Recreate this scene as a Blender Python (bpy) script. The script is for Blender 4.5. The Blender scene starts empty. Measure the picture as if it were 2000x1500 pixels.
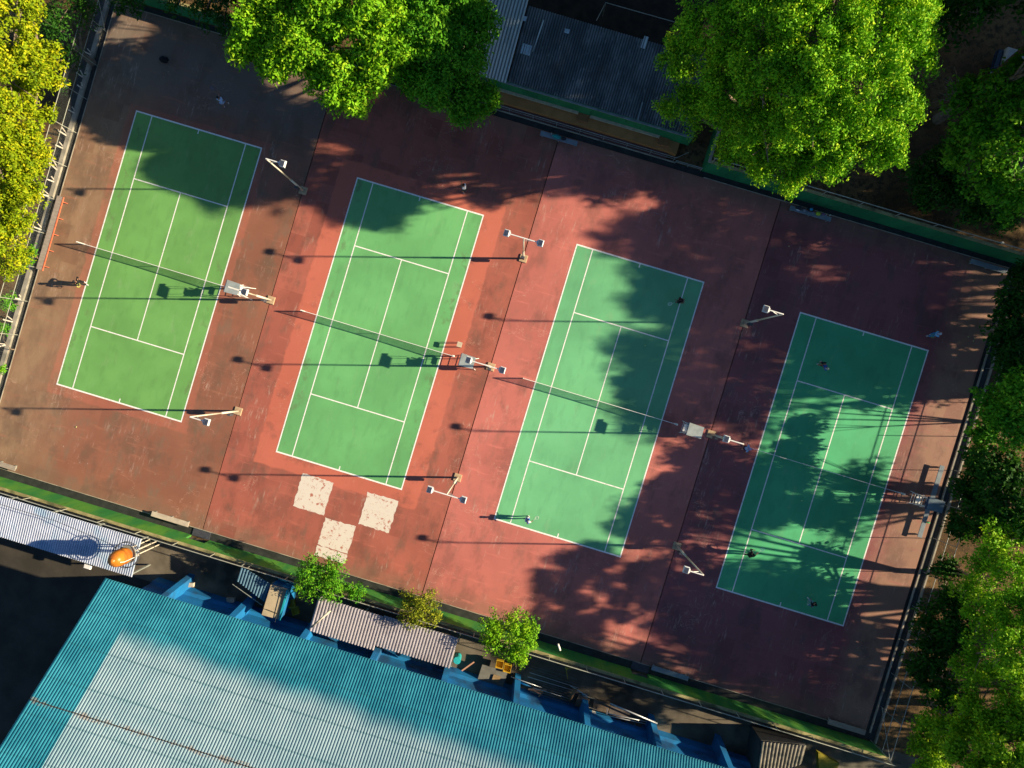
import bpy, math, random
import numpy as np
from mathutils import Vector, Matrix
S = bpy.context.scene
COL = S.collection
RNG = np.random.default_rng(7); random.seed(7)

# ------------------------------------------------------------------ camera
FPX, CZ = 1345.0, 56.92                       # focal length in px of a 2000 px wide frame, flying height
AX, AY, AZ = math.radians(-.556), math.radians(.783), .292
cd = bpy.data.cameras.new('camera'); cam = bpy.data.objects.new('camera', cd); COL.objects.link(cam)
cam.location = (0, 0, CZ); cam.rotation_euler = (AX, AY, AZ)
cd.sensor_width = 36; cd.lens = FPX / 2000 * 36; cd.clip_end = 900; cd.clip_start = 1
S.camera = cam
CM = Matrix.Rotation(AZ, 3, 'Z') @ Matrix.Rotation(AY, 3, 'Y') @ Matrix.Rotation(AX, 3, 'X')
def at(u, v, z=0.0):
    """point of the place at height z that stands at photo position (u, v)"""
    d = CM @ Vector(((u - 1000) / FPX, -(v - 750) / FPX, -1.0)); t = (z - CZ) / d.z
    return Vector((d.x * t, d.y * t, z))

# ------------------------------------------------------------------ sky, sun, exposure
EL = math.radians(22.8); SX, SY = .961, .276
w = bpy.data.worlds.new('World'); S.world = w; w.use_nodes = True
nt = w.node_tree; bg = nt.nodes['Background']; sk = nt.nodes.new('ShaderNodeTexSky')
sk.sky_type = 'NISHITA'; sk.sun_disc = False; sk.sun_elevation = EL; sk.sun_rotation = math.atan2(SX, SY)
sk.air_density = 1.0; sk.dust_density = .2; sk.ozone_density = 5.0
nt.links.new(sk.outputs[0], bg.inputs[0]); bg.inputs[1].default_value = .055
ld = bpy.data.lights.new('sun', 'SUN'); ld.energy = 5.0; ld.angle = math.radians(.6); ld.color = (1, .82, .57)
sun = bpy.data.objects.new('sun', ld); COL.objects.link(sun)
sun.rotation_euler = Vector((SX * math.cos(EL), SY * math.cos(EL), math.sin(EL))).to_track_quat('Z', 'Y').to_euler()
S.view_settings.view_transform = 'Standard'; S.view_settings.look = 'None'
S.view_settings.exposure = 1.12; S.view_settings.gamma = 1
S.render.engine = 'CYCLES'

# ------------------------------------------------------------------ node helpers
class NT:
    def __init__(s, name):
        s.m = bpy.data.materials.new(name); s.m.use_nodes = True; s.t = s.m.node_tree
        s.b = s.t.nodes['Principled BSDF']; s.out = s.t.nodes['Material Output']
        s.co = s.n('ShaderNodeTexCoord').outputs['Object']
        s._xyz = None
    def n(s, ty, **kw):
        nd = s.t.nodes.new(ty)
        for k, v in kw.items(): setattr(nd, k, v)
        return nd
    def put(s, sock, v):
        if isinstance(v, bpy.types.NodeSocket): s.t.links.new(v, sock)
        elif v is not None:
            if hasattr(sock.default_value, '__len__') and not hasattr(v, '__len__'): v = (v, v, v)
            if hasattr(sock.default_value, '__len__') and len(sock.default_value) == 4 and len(v) == 3: v = (*v, 1)
            sock.default_value = v
    def ma(s, op, a, b=None, c=None):
        nd = s.n('ShaderNodeMath', operation=op); s.put(nd.inputs[0], a)
        if b is not None: s.put(nd.inputs[1], b)
        if c is not None: s.put(nd.inputs[2], c)
        return nd.outputs[0]
    def xyz(s):
        if not s._xyz:
            nd = s.n('ShaderNodeSeparateXYZ'); s.put(nd.inputs[0], s.co); s._xyz = nd.outputs
        return s._xyz
    def noise(s, scale, detail=4, stretch=None, off=(0, 0, 0), rough=.55, dist=0):
        mp = s.n('ShaderNodeMapping'); s.put(mp.inputs[0], s.co); mp.inputs['Location'].default_value = off
        if stretch: mp.inputs['Scale'].default_value = stretch
        nd = s.n('ShaderNodeTexNoise'); s.put(nd.inputs['Vector'], mp.outputs[0]); nd.inputs['Scale'].default_value = scale
        nd.inputs['Detail'].default_value = detail; nd.inputs['Roughness'].default_value = rough; nd.inputs['Distortion'].default_value = dist
        return nd.outputs[0]
    def ss(s, v, lo, hi):
        nd = s.n('ShaderNodeMapRange', interpolation_type='SMOOTHSTEP'); s.put(nd.inputs[0], v)
        s.put(nd.inputs[1], lo); s.put(nd.inputs[2], hi); return nd.outputs[0]
    def mix(s, f, a, b, mode='MIX'):
        nd = s.n('ShaderNodeMix', data_type='RGBA', blend_type=mode); s.put(nd.inputs[0], f)
        s.put(nd.inputs[6], a); s.put(nd.inputs[7], b); return nd.outputs[2]
    def fin(s, col, rough=.7, metal=0, spec=.3, bump=None, bs=.2, bd=.02):
        s.put(s.b.inputs['Base Color'], col); s.put(s.b.inputs['Roughness'], rough); s.put(s.b.inputs['Metallic'], metal)
        s.b.inputs['Specular IOR Level'].default_value = spec
        if bump is not None:
            bn = s.n('ShaderNodeBump'); bn.inputs['Strength'].default_value = bs; bn.inputs['Distance'].default_value = bd
            s.put(bn.inputs['Height'], bump); s.put(s.b.inputs['Normal'], bn.outputs[0])
        return s.m

def sc(c, k): return tuple(min(1, max(0, x * k)) for x in c)
_mc = {}
def mat(name, c, rough=.6, var=.18, scale=3, metal=0, spec=.3, dirt=None, dk=.5, stretch=None, bs=.15):
    if name in _mc: return _mc[name]
    t = NT(name); f = t.noise(scale, 5, stretch); g = t.noise(scale * 6, 3, stretch, (5, 3, 1))
    col = t.mix(t.ss(f, .3, .7), sc(c, 1 - var), sc(c, 1 + var)); col = t.mix(t.ma('MULTIPLY', g, .35), col, sc(c, .75))
    if dirt: col = t.mix(t.ma('MULTIPLY', t.ss(t.noise(scale * .6, 6, None, (9, 4, 7)), .5, .68), dk), col, dirt)
    _mc[name] = t.fin(col, rough, metal, spec, g, bs); return _mc[name]

# ------------------------------------------------------------------ mesh helpers
class MB:
    def __init__(s): s.v = []; s.f = []
    def add(s, vs, fs):
        o = len(s.v); s.v += [tuple(p) for p in vs]; s.f += [tuple(i + o for i in f) for f in fs]; return s
    def box(s, x0, x1, y0, y1, z0, z1, bev=0):
        if bev:
            e = bev
            vs = []
            for z, k in ((z0, 0), (z1 - e, 0), (z1, e)):
                vs += [(x0 + k, y0 + k, z), (x1 - k, y0 + k, z), (x1 - k, y1 - k, z), (x0 + k, y1 - k, z)]
            fs = [(3, 2, 1, 0), (8, 9, 10, 11)]
            for r in (0, 4):
                for i in range(4): j = (i + 1) % 4; fs.append((r + i, r + j, r + 4 + j, r + 4 + i))
            return s.add(vs, fs)
        return s.hexa([(x0, y0), (x1, y0), (x1, y1), (x0, y1)], z0, z1)
    def hexa(s, q, z0, z1, q1=None):
        q1 = q1 or q; n = len(q)
        zz0 = z0 if hasattr(z0, '__len__') else [z0] * n; zz1 = z1 if hasattr(z1, '__len__') else [z1] * n
        vs = [(p[0], p[1], zz0[i]) for i, p in enumerate(q)] + [(p[0], p[1], zz1[i]) for i, p in enumerate(q1)]
        fs = [tuple(range(n))[::-1], tuple(range(n, 2 * n))] + [(i, (i + 1) % n, n + (i + 1) % n, n + i) for i in range(n)]
        return s.add(vs, fs)
    def tube(s, pts, r, n=8, cap=True):
        pts = [Vector(p) for p in pts]; rr = r if hasattr(r, '__len__') else [r] * len(pts)
        vs = []; fs = []
        for i, p in enumerate(pts):
            d = (pts[min(i + 1, len(pts) - 1)] - pts[max(i - 1, 0)]).normalized()
            u = d.orthogonal().normalized() if abs(d.z) < .99 else Vector((1, 0, 0)); u = (u - d * u.dot(d)).normalized(); k = d.cross(u)
            if i and (u.dot(pu) < .5): # keep frames aligned
                u = (pu - d * pu.dot(d)).normalized(); k = d.cross(u)
            pu = u
            for a in range(n):
                t = 2 * math.pi * a / n; vs.append(p + (u * math.cos(t) + k * math.sin(t)) * rr[i])
            if i:
                for a in range(n):
                    b = (a + 1) % n; o = (i - 1) * n; fs.append((o + a, o + b, o + n + b, o + n + a))
        if cap: fs += [tuple(range(n))[::-1], tuple(range(len(vs) - n, len(vs)))]
        return s.add(vs, fs)
    def beam(s, p, q, w, h):
        p = Vector(p); q = Vector(q); d = (q - p).normalized(); up = Vector((0, 0, 1)) if abs(d.z) < .95 else Vector((0, 1, 0))
        x = d.cross(up).normalized() * w / 2; y = x.cross(d).normalized() * h / 2
        return s.add([p - x - y, p + x - y, p + x + y, p - x + y, q - x - y, q + x - y, q + x + y, q - x + y],
                     [(0, 1, 2, 3), (7, 6, 5, 4), (0, 4, 5, 1), (1, 5, 6, 2), (2, 6, 7, 3), (3, 7, 4, 0)])
    def ball(s, c, rx, ry=None, rz=None, n=10, m=6):
        ry = ry or rx; rz = rz or rx; vs = []; fs = []
        for i in range(m + 1):
            ph = math.pi * i / m
            for a in range(n):
                t = 2 * math.pi * a / n; vs.append((c[0] + rx * math.sin(ph) * math.cos(t), c[1] + ry * math.sin(ph) * math.sin(t), c[2] + rz * math.cos(ph)))
        for i in range(m):
            for a in range(n):
                b = (a + 1) % n; fs.append((i * n + a, (i + 1) * n + a, (i + 1) * n + b, i * n + b))
        return s.add(vs, fs)
    def ring(s, c, R, r, n=20, m=6, ax=None):
        ax = Vector(ax or (0, 0, 1)).normalized(); u = ax.orthogonal().normalized(); k = ax.cross(u); c = Vector(c); vs = []; fs = []
        for i in range(n):
            t = 2 * math.pi * i / n; e = u * math.cos(t) + k * math.sin(t)
            for j in range(m):
                q = 2 * math.pi * j / m; vs.append(c + e * (R + r * math.cos(q)) + ax * r * math.sin(q))
        for i in range(n):
            for j in range(m):
                a = i * m + j; b = i * m + (j + 1) % m; d = ((i + 1) % n) * m + j; e2 = ((i + 1) % n) * m + (j + 1) % m
                fs.append((a, d, e2, b))
        return s.add(vs, fs)

def obj(name, mb, m, parent=None, smooth=False, local=False, **props):
    me = bpy.data.meshes.new(name); me.from_pydata(mb.v, [], mb.f); me.update(); me.materials.append(m)
    if smooth: me.polygons.foreach_set('use_smooth', [True] * len(me.polygons))
    o = bpy.data.objects.new(name, me); COL.objects.link(o)
    if parent is not None:
        if not local:
            base = parent.location + (parent.parent.location if parent.parent else Vector((0, 0, 0)))
            me.transform(Matrix.Translation(-base))
        o.parent = parent
    for k, v in props.items(): o[k] = v
    return o
def tag(o, label, cat, group=None, kind=None):
    if label: o['label'] = label
    if cat: o['category'] = cat
    if group: o['group'] = group
    if kind: o['kind'] = kind
    return o
def thing(name, loc, label, cat, group=None):
    o = bpy.data.objects.new(name, None); COL.objects.link(o); o.location = loc; o.empty_display_size = .2
    return tag(o, label, cat, group)
def struct(name, mb, m, smooth=False): return obj(name, mb, m, None, smooth, kind='structure')
def copy_tree(o, parent=None):
    c = o.copy(); COL.objects.link(c)
    if parent: c.parent = parent
    for ch in list(o.children): copy_tree(ch, c)
    return c

# ================================================================== the setting
XL, XR, YB, YT = -41.08, 35.6, -19.8, 20.0
CX = [-31.5, -12.29, 6.67, 25.84]; CY = [.14, .06, -.03, -.14]; JX = [-21.79, -2.72, 16.24]

def ground_mat():
    t = NT('soil'); a = t.noise(.25, 6); b = t.noise(2.5, 6, None, (3, 1, 0)); c = t.noise(14, 3)
    col = t.mix(t.ss(a, .35, .65), (.085, .052, .026), (.18, .115, .052)); col = t.mix(t.ss(b, .42, .66), col, (.065, .045, .025))
    col = t.mix(t.ma('MULTIPLY', t.ss(c, .58, .72), .6), col, (.36, .24, .11))
    return t.fin(col, .95, 0, .1, t.ma('ADD', b, c), .5, .06)
def red_mat(i):
    t = NT('worn_red_court_paint'); x, y, _ = t.xyz(); b = t.b
    base = [(.28, .118, .074), (.39, .12, .085), (.50, .158, .128), (.30, .094, .094)][i]
    big = t.noise(.12, 5, None, (i * 7, 2, 0)); mid = t.noise(.9, 6, (1, .45, 1), (2, i, 0), .65); fine = t.noise(9, 4, None, (i, 5, 0))
    col = t.mix(t.ss(big, .3, .7), sc(base, .86), sc(base, 1.14))
    dirtc = [(.20, .135, .092), (.21, .105, .075), (.31, .135, .11), (.19, .105, .095)][i]
    col = t.mix(t.ma('MULTIPLY', t.ss(mid, .48, .7), [.9, .85, .6, .8][i]), col, dirtc)
    # dusty brown towards the outer fences
    if i == 0:
        e = t.ma('ADD', t.ss(t.ma('ADD', x, t.ma('MULTIPLY', t.noise(.35, 4), 5)), -31.0, -37.2), 0)
        col = t.mix(t.ma('MULTIPLY', e, .9), col, t.mix(t.ss(mid, .35, .65), (.24, .165, .10), (.33, .22, .13)))
        e2 = t.ss(t.ma('ADD', y, t.ma('MULTIPLY', t.noise(.5, 3, None, (4, 4, 4)), 5)), 13.0, 18.5)
        col = t.mix(t.ma('MULTIPLY', e2, .8), col, (.17, .15, .125))
    if i == 3:
        e = t.ss(t.ma('ADD', x, t.ma('MULTIPLY', t.noise(.4, 4), 3)), 32.5, 35.2)
        col = t.mix(t.ma('MULTIPLY', e, .7), col, (.36, .24, .15))
    e = t.ss(t.ma('ADD', t.ma('ABSOLUTE', y), t.ma('MULTIPLY', t.noise(.6, 4, None, (7, 0, 0)), 3.0)), 19.3, 21.6)
    col = t.mix(t.ma('MULTIPLY', e, .7), col, (.20, .14, .095))
    bl_ = t.noise(.42, 7, (1, .6, 1), (31, i * 4, 2), .68); col = t.mix(t.ma('MULTIPLY', t.ss(bl_, .48, .64), .5), col, sc(dirtc, .62))
    sm = t.noise(1.1, 6, (.35, 2.2, 1), (41, i * 6, 2), .7); col = t.mix(t.ma('MULTIPLY', t.ss(sm, .55, .7), .45), col, sc(base, 1.45))
    # square slabs of patched concrete, worn through the paint
    if i in (0, 1, 3):
        sx = t.ma('FLOOR', t.ma('DIVIDE', t.ma('ADD', x, 21.8 - (6.9 if i == 3 else 0)), 1.36)); sy = t.ma('FLOOR', t.ma('DIVIDE', t.ma('ADD', y, .2), 1.55))
        cmb = t.n('ShaderNodeCombineXYZ'); t.put(cmb.inputs[0], sx); t.put(cmb.inputs[1], sy); cmb.inputs[2].default_value = i
        wn = t.n('ShaderNodeTexWhiteNoise'); t.put(wn.inputs[0], cmb.outputs[0])
        cell = t.ma('MULTIPLY', t.ss(wn.outputs[0], .35, 1.0), t.ss(t.noise(.22, 3, None, (1, 9, i)), .42, .62))
        col = t.mix(t.ma('MULTIPLY', cell, [.35, .6, 0, .4][i]), col, sc(base, .56))
    # streaky rub marks
    r1 = t.noise(5.5, 5, (1, .16, 1), (i, 0, 3), .7); gate = t.ss(t.noise(.3, 3, None, (11, i, 0)), .46, .66)
    col = t.mix(t.ma('MULTIPLY', t.ma('MULTIPLY', t.ss(r1, .54, .70), gate), .6), col, (.56, .42, .34))
    r2 = t.noise(3.2, 6, None, (i * 3, 8, 3), .8); g2 = t.ss(t.noise(.38, 2, None, (21, i * 5, 0)), .56, .66)
    col = t.mix(t.ma('MULTIPLY', t.ma('MULTIPLY', t.ss(r2, .63, .70), g2), .75), col, (.68, .58, .5))
    # fresh repainted band around the green court
    if i < 2:
        cx = CX[i]; ax = t.ma('ABSOLUTE', t.ma('SUBTRACT', x, cx)); ay = t.ma('ABSOLUTE', y)
        wb = t.ma('MULTIPLY', t.ma('SUBTRACT', t.noise(1.2, 5, None, (2, 7, 7)), .5), .5); m = t.ma('MULTIPLY', t.ss(t.ma('ADD', ax, wb), 7.15 if i else 6.2, 6.95 if i else 6.0), t.ss(t.ma('ADD', ay, wb), 13.2 if i else 12.6, 13.0 if i else 12.4)); m = t.ma('MULTIPLY', m, t.ss(t.noise(.5, 6, None, (5, 5, 5), .65), .30, .48))
        col = t.mix(t.ma('MULTIPLY', m, .8 if i else .3), col, t.mix(t.ss(big, .3, .7), (.54, .15, .095), (.62, .175, .115)))
    col = t.mix(t.ma('MULTIPLY', fine, .22), col, sc(base, .6))
    # cracks
    cw = t.ma('ABSOLUTE', t.ma('SUBTRACT', t.noise(.085, 7, (1, 1.5, 1), (13, i * 9, 0), .6), .5))
    cr = t.ma('MULTIPLY', t.ma('LESS_THAN', cw, .0011), t.ss(t.noise(.15, 2, None, (3, 3, i)), .47, .55))
    col = t.mix(t.ma('MULTIPLY', cr, .4), col, (.60, .36, .27))
    return t.fin(col, t.ma('ADD', .62, t.ma('MULTIPLY', mid, .25)), 0, .25, fine, .12, .01)
def green_mat(i):
    t = NT('green_court_paint'); x, y, _ = t.xyz()
    base = [(.150, .37, .10), (.145, .43, .155), (.15, .47, .22), (.07, .42, .18)][i]
    a = t.noise(.22, 5, None, (i * 5, 1, 2)); f = t.noise(1.6, 6, (1, .35, 1), (i, 3, 0)); g = t.noise(14, 3)
    col = t.mix(t.ss(a, .3, .7), sc(base, .87), sc(base, 1.13)); col = t.mix(t.ma('MULTIPLY', t.ss(f, .48, .72), .35), col, sc(base, .66)); q = t.noise(.9, 6, (1.4, .5, 1), (i, 13, 5), .7); col = t.mix(t.ma('MULTIPLY', t.ss(q, .56, .72), .25), col, (.30, .42, .24))
    if i < 2: # scuffed tramlines
        e = t.ss(t.ma('ABSOLUTE', t.ma('SUBTRACT', x, CX[i])), 4.0, 5.2)
        sp = t.ss(t.noise(1.3, 5, (1, .6, 1), (8, 8, i), .7), .53, .64)
        col = t.mix(t.ma('MULTIPLY', t.ma('MULTIPLY', e, sp), .55), col, (.13, .17, .08))
    col = t.mix(t.ma('MULTIPLY', g, .12), col, sc(base, .6))
    return t.fin(col, .58, 0, .28, g, .08, .01)
def white_mat():
    t = NT('white_line_paint'); g = t.noise(6, 5, None, (1, 2, 3), .7)
    return t.fin(t.mix(t.ss(g, .5, .72), (.86, .86, .82), (.50, .54, .46)), .6, 0, .2)
WHITE = white_mat()

def patch(c, r, m=None): pass
def gmesh(x0, x1, y0, y1, z, n=1):
    mb = MB(); mb.add([(x0, y0, z), (x1, y0, z), (x1, y1, z), (x0, y1, z)], [(0, 1, 2, 3)]); return mb
struct('ground', gmesh(-260, 260, -260, 260, -.12), ground_mat())
edges = [XL] + JX + [XR]
for i in range(4):
    x0 = edges[i] + (.035 if i else 0); x1 = edges[i + 1] - (.035 if i < 3 else 0)
    struct('court_slab', MB().box(x0, x1, YB, YT, -.3, 0), red_mat(i))
    mb = MB(); hw, hl = 5.485, 11.885; cx, cy = CX[i], CY[i]
    struct('green_court', gmesh(cx - hw, cx + hw, cy - hl, cy + hl, .004), green_mat(i))
    ln = MB()
    def L(x0, x1, y0, y1): ln.add([(cx + x0, cy + y0, .008), (cx + x1, cy + y0, .008), (cx + x1, cy + y1, .008), (cx + x0, cy + y1, .008)], [(0, 1, 2, 3)])
    W = .10; iw = 4.115
    L(-hw, hw, hl - .12, hl); L(-hw, hw, -hl, -hl + .12)
    for s in (-1, 1):
        xo = sorted((s * hw, s * (hw - W))); L(xo[0], xo[1], -hl + .12, hl - .12)
        xi = sorted((s * iw, s * (iw - .085))); L(xi[0], xi[1], -hl + .12, hl - .12)
        L(-iw + .085, iw - .085, s * 6.4 - .045, s * 6.4 + .045)
        yy = sorted((s * (hl - .12), s * (hl - .42))); L(-.045, .045, yy[0], yy[1])
    L(-.04, .04, -6.355, 6.355)
    struct('court_lines', ln, WHITE)
# three squares of flaking white paint and a cut-off fourth
def flake_mat():
    t = NT('flaking_white_paint'); a = t.noise(2.2, 8, (1, 1, 1), (2, 2, 2), .75); g = t.noise(1.0, 3, None, (4, 0, 1))
    x, y, _ = t.xyz()
    wv = t.noise(9, 4, (1.6, .5, 1), (3, 3, 3), .7)
    f = t.ma('MAXIMUM', t.ss(a, .56, .62), t.ma('MULTIPLY', t.ss(wv, .57, .63), t.ss(g, .45, .6)))
    col = t.mix(f, t.mix(t.noise(20, 2), (.74, .69, .6), (.58, .53, .46)), (.42, .16, .11))
    return t.fin(col, .8, 0, .15)
FL = flake_mat()
def ragged(x0, x1, y0, y1, z, seed):
    r = random.Random(seed); pts = []
    def side(p, q, n):
        for k in range(n):
            f = k / n; j = r.uniform(-.05, .05); dx, dy = q[0] - p[0], q[1] - p[1]; l = math.hypot(dx, dy)
            pts.append((p[0] + dx * f - dy / l * j, p[1] + dy * f + dx / l * j, z))
    side((x0, y0), (x1, y0), 14); side((x1, y0), (x1, y1), 14); side((x1, y1), (x0, y1), 14); side((x0, y1), (x0, y0), 14)
    return MB().add(pts, [tuple(range(len(pts)))])
for k, q in enumerate([(-15.12, -12.42, -15.73, -12.85), (-9.47, -6.82, -15.55, -12.78), (-12.25, -9.6, -18.2, -15.84), (-12.25, -9.6, -19.1, -18.26)]):
    struct('paint_patch', ragged(*q, .004, k), FL)

# gutters and kerbs round the slab
DK = mat('wet_gutter', (.035, .038, .036), .5, .3, 2); CON = mat('old_concrete', (.36, .33, .26), .85, .25, 1.2, dirt=(.1, .1, .08), dk=.6)
struct('gutter', MB().box(XL - 1.45, XL - .87, YB - .6, YT + .6, -.3, -.08).box(XL - .5, XL - .01, YB - .6, YT + .6, -.3, -.10).box(XR + .01, XR + .95, YB - .6, YT + .6, -.3, -.10)
       .box(XL - .01, XR + .01, YB - .72, YB - .01, -.3, -.10).box(XL - .01, XR + .01, YT + .01, YT + .52, -.3, -.10), DK)
kb = MB()
kb.box(XL - .06, XL, YB, YT, -.1, .03); kb.box(XL - .86, XL - .52, YB - .7, YT + .8, -.12, .12)
kb.box(XR + .32, XR + .42, YB, YT, -.1, .05); kb.box(XR + .97, XR + 1.10, YB - .7, YT + .6, -.12, .08)
kb.box(XL, XR, YB - .05, YB, -.1, .02); kb.box(9.6, XR, YT, YT + .06, -.1, .02); kb.box(XL, -9, YT, YT + .06, -.1, .02); kb.box(-8.9, 7, YT + .5, YT + .57, -.1, .06)
struct('kerb', kb, CON)
struct('alley_floor', gmesh(-60, 60, -25.3, -20.7, -.09), mat('alley_concrete', (.135, .115, .085), .85, .35, .5, dirt=(.03, .028, .022), dk=.85))
struct('path', gmesh(30, 75, -46, -21.6, -.085), mat('path_concrete', (.13, .12, .09), .9, .3, .7, dirt=(.05, .045, .03), dk=.8))
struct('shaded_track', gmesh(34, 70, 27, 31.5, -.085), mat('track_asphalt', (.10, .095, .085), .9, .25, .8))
struct('shade_painted_yard', gmesh(-14, 14, 27.55, 37, -.085), mat('shade_toned_soil', (.03, .022, .014), .95, .4, 1.2))  # soil coloured near black to paint in the shade behind the pavilion
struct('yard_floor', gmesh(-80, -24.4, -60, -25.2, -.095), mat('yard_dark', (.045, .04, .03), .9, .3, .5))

# ================================================================== walls and fences
def gw_mat(name, c, c2):
    t = NT(name); a = t.noise(.7, 5, (1, 1, .3)); b = t.noise(3, 5, (1, 1, .2), (1, 5, 0)); x, y, z = t.xyz()
    col = t.mix(t.ss(a, .35, .68), c, c2); col = t.mix(t.ma('MULTIPLY', t.ss(b, .55, .75), .6), col, sc(c, .4))
    return t.fin(col, .7, 0, .25, b, .15)
GW = gw_mat('green_wall_paint', (.03, .20, .045), (.10, .28, .035)); GW2 = gw_mat('deep_green_wall_paint', (.015, .17, .065), (.03, .24, .09))
RAILM = mat('galvanised_pipe', (.42, .44, .36), .45, .15, 4, .2); RAILD = mat('dull_pipe', (.30, .33, .30), .5, .2, 4, .3)
def net_mat(name, col, cell, wire, diag=False):
    t = NT(name); x, y, z = t.xyz(); h = t.ma('ADD', x, y)
    if diag: p = t.ma('ADD', h, z); q = t.ma('SUBTRACT', h, z)
    else: p, q = h, z
    k = wire / cell
    m = t.ma('MAXIMUM', t.ma('LESS_THAN', t.ma('FRACT', t.ma('DIVIDE', p, cell)), k), t.ma('LESS_THAN', t.ma('FRACT', t.ma('DIVIDE', q, cell)), k))
    t.fin(col, .6); t.put(t.b.inputs['Alpha'], m); return t.m
CHAIN = net_mat('chain_link', (.14, .15, .14), .07, .0032, True); NETM = net_mat('net_cord', (.006, .010, .008), .045, .0125)

def wall(name, x0, x1, yf, s, h, m, label, fence_top=3.1, gaps=(), step=3.02, fl=''):
    """painted wall whose court face is at y=yf; s=+1 the wall lies to +y"""
    t = thing('painted_wall', ((x0 + x1) / 2, yf + s * .09, -.1), label, 'wall')
    ys = sorted((yf, yf + s * .18)); mb = MB(); cuts = [x0] + [g for q in gaps for g in q] + [x1]
    for k in range(0, len(cuts), 2): mb.box(cuts[k], cuts[k + 1], ys[0], ys[1], -.12, h)
    for q in gaps: mb.box(q[0], q[1], ys[0], ys[1], .9, h)
    obj('wall_face', mb, m, t)
    cp = MB(); ys = sorted((yf - s * .03, yf + s * .21)); cp.box(x0 - .02, x1 + .02, ys[0], ys[1], h, h + .06)
    obj('coping', cp, mat('mossy_coping', (.32, .29, .13), .9, .4, 1.2, dirt=(.06, .08, .03), dk=.8), t)
    if fence_top:
        yc = yf + s * .09; f = thing('wall_top_fence', ((x0 + x1) / 2, yc, h + .06), fl, 'fence')
        obj('rail', MB().tube([(x0, yc, fence_top), (x1, yc, fence_top)], .035, 6), RAILM, f)
        n = int((x1 - x0) / step)
        for k in range(n + 1):
            x = x0 + .15 + k * (x1 - x0 - .3) / n; obj('post', MB().tube([(x, yc, h + .06), (x, yc, fence_top)], .03, 6), RAILM, f)
        obj('netting', MB().add([(x0, yc, h + .07), (x1, yc, h + .07), (x1, yc, fence_top), (x0, yc, fence_top)], [(0, 1, 2, 3)]), CHAIN, f)
    return t
wall('w', -60, 36.6, -20.52, -1, 2.15, GW, 'long green painted wall with mossy coping between the courts and the alley', 3.15, gaps=[(-22.6, -21.0), (15.6, 17.1)], fl='pale piped netting fence on top of the mossy wall beside the alley')
wall('w', 9.4, 36.6, 20.52, 1, 2.15, GW2, 'long green painted wall along the shaded far end of the two right courts', 3.1, fl='piped netting fence on top of the wall behind the two right courts')
wall('w', -41.5, -9.2, 20.62, 1, 2.0, GW2, 'long green painted wall under the leafy trees behind the left court', 0)
t = thing('return_wall', (9.32, 22.5, -.1), 'short dark green wall running away from the courts beside the pavilion', 'wall')
obj('wall_face', MB().box(9.24, 9.38, 20.52, 24.6, -.1, 2.15), GW2, t); obj('coping', MB().box(9.2, 9.42, 20.5, 24.62, 2.15, 2.22), CON, t)

def side_fence(x, s, y0, y1, label, m, step=3.0):
    f = thing('chain_link_fence', (x, (y0 + y1) / 2, 0), label, 'fence')
    n = int(round((y1 - y0) / step))
    for k in range(n + 1):
        y = y0 + k * (y1 - y0) / n; obj('post', MB().tube([(x, y, -.1), (x, y, 3.0)], .028, 6), m, f)
    for z in (1.72, 3.0): obj('rail', MB().tube([(x, y0, z), (x, y1, z)], .026, 6), m, f)
    obj('netting', MB().add([(x, y0, 0), (x, y1, 0), (x, y1, 3), (x, y0, 3)], [(0, 1, 2, 3)]), CHAIN, f)
    for e, d in ((y0, 1), (y1, -1)): obj('brace', MB().tube([(x, e, 2.9), (x, e + d * 2.9, .1)], .025, 6), m, f)
side_fence(-41.3, -1, -20.4, 20.5, 'pale chain link fence with two rails along the left side beside the yellow green trees', RAILM)
side_fence(36.25, 1, -20.4, 20.4, 'dark chain link fence with two rails along the right side before the soil strip', RAILD)

# ================================================================== buildings
def corr(x0, x1, p, q, pitch, amp, thick=0):
    """corrugated sheet; ribs run from line p=(y,z) to q=(y,z)"""
    n = int((x1 - x0) / pitch); mb = MB(); vs = []; fs = []
    prof = [(0, 0), (.42, 0), (.52, 1), (.86, 1), (.96, 0)]
    xs = [(x0 + (k + a) * pitch, h * amp) for k in range(n) for a, h in prof]
    for (x, h) in xs: vs += [(x, p[0], p[1] + h), (x, q[0], q[1] + h)]
    for k in range(len(xs) - 1): fs.append((2 * k, 2 * k + 2, 2 * k + 3, 2 * k + 1))
    return mb.add(vs, fs)
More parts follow.
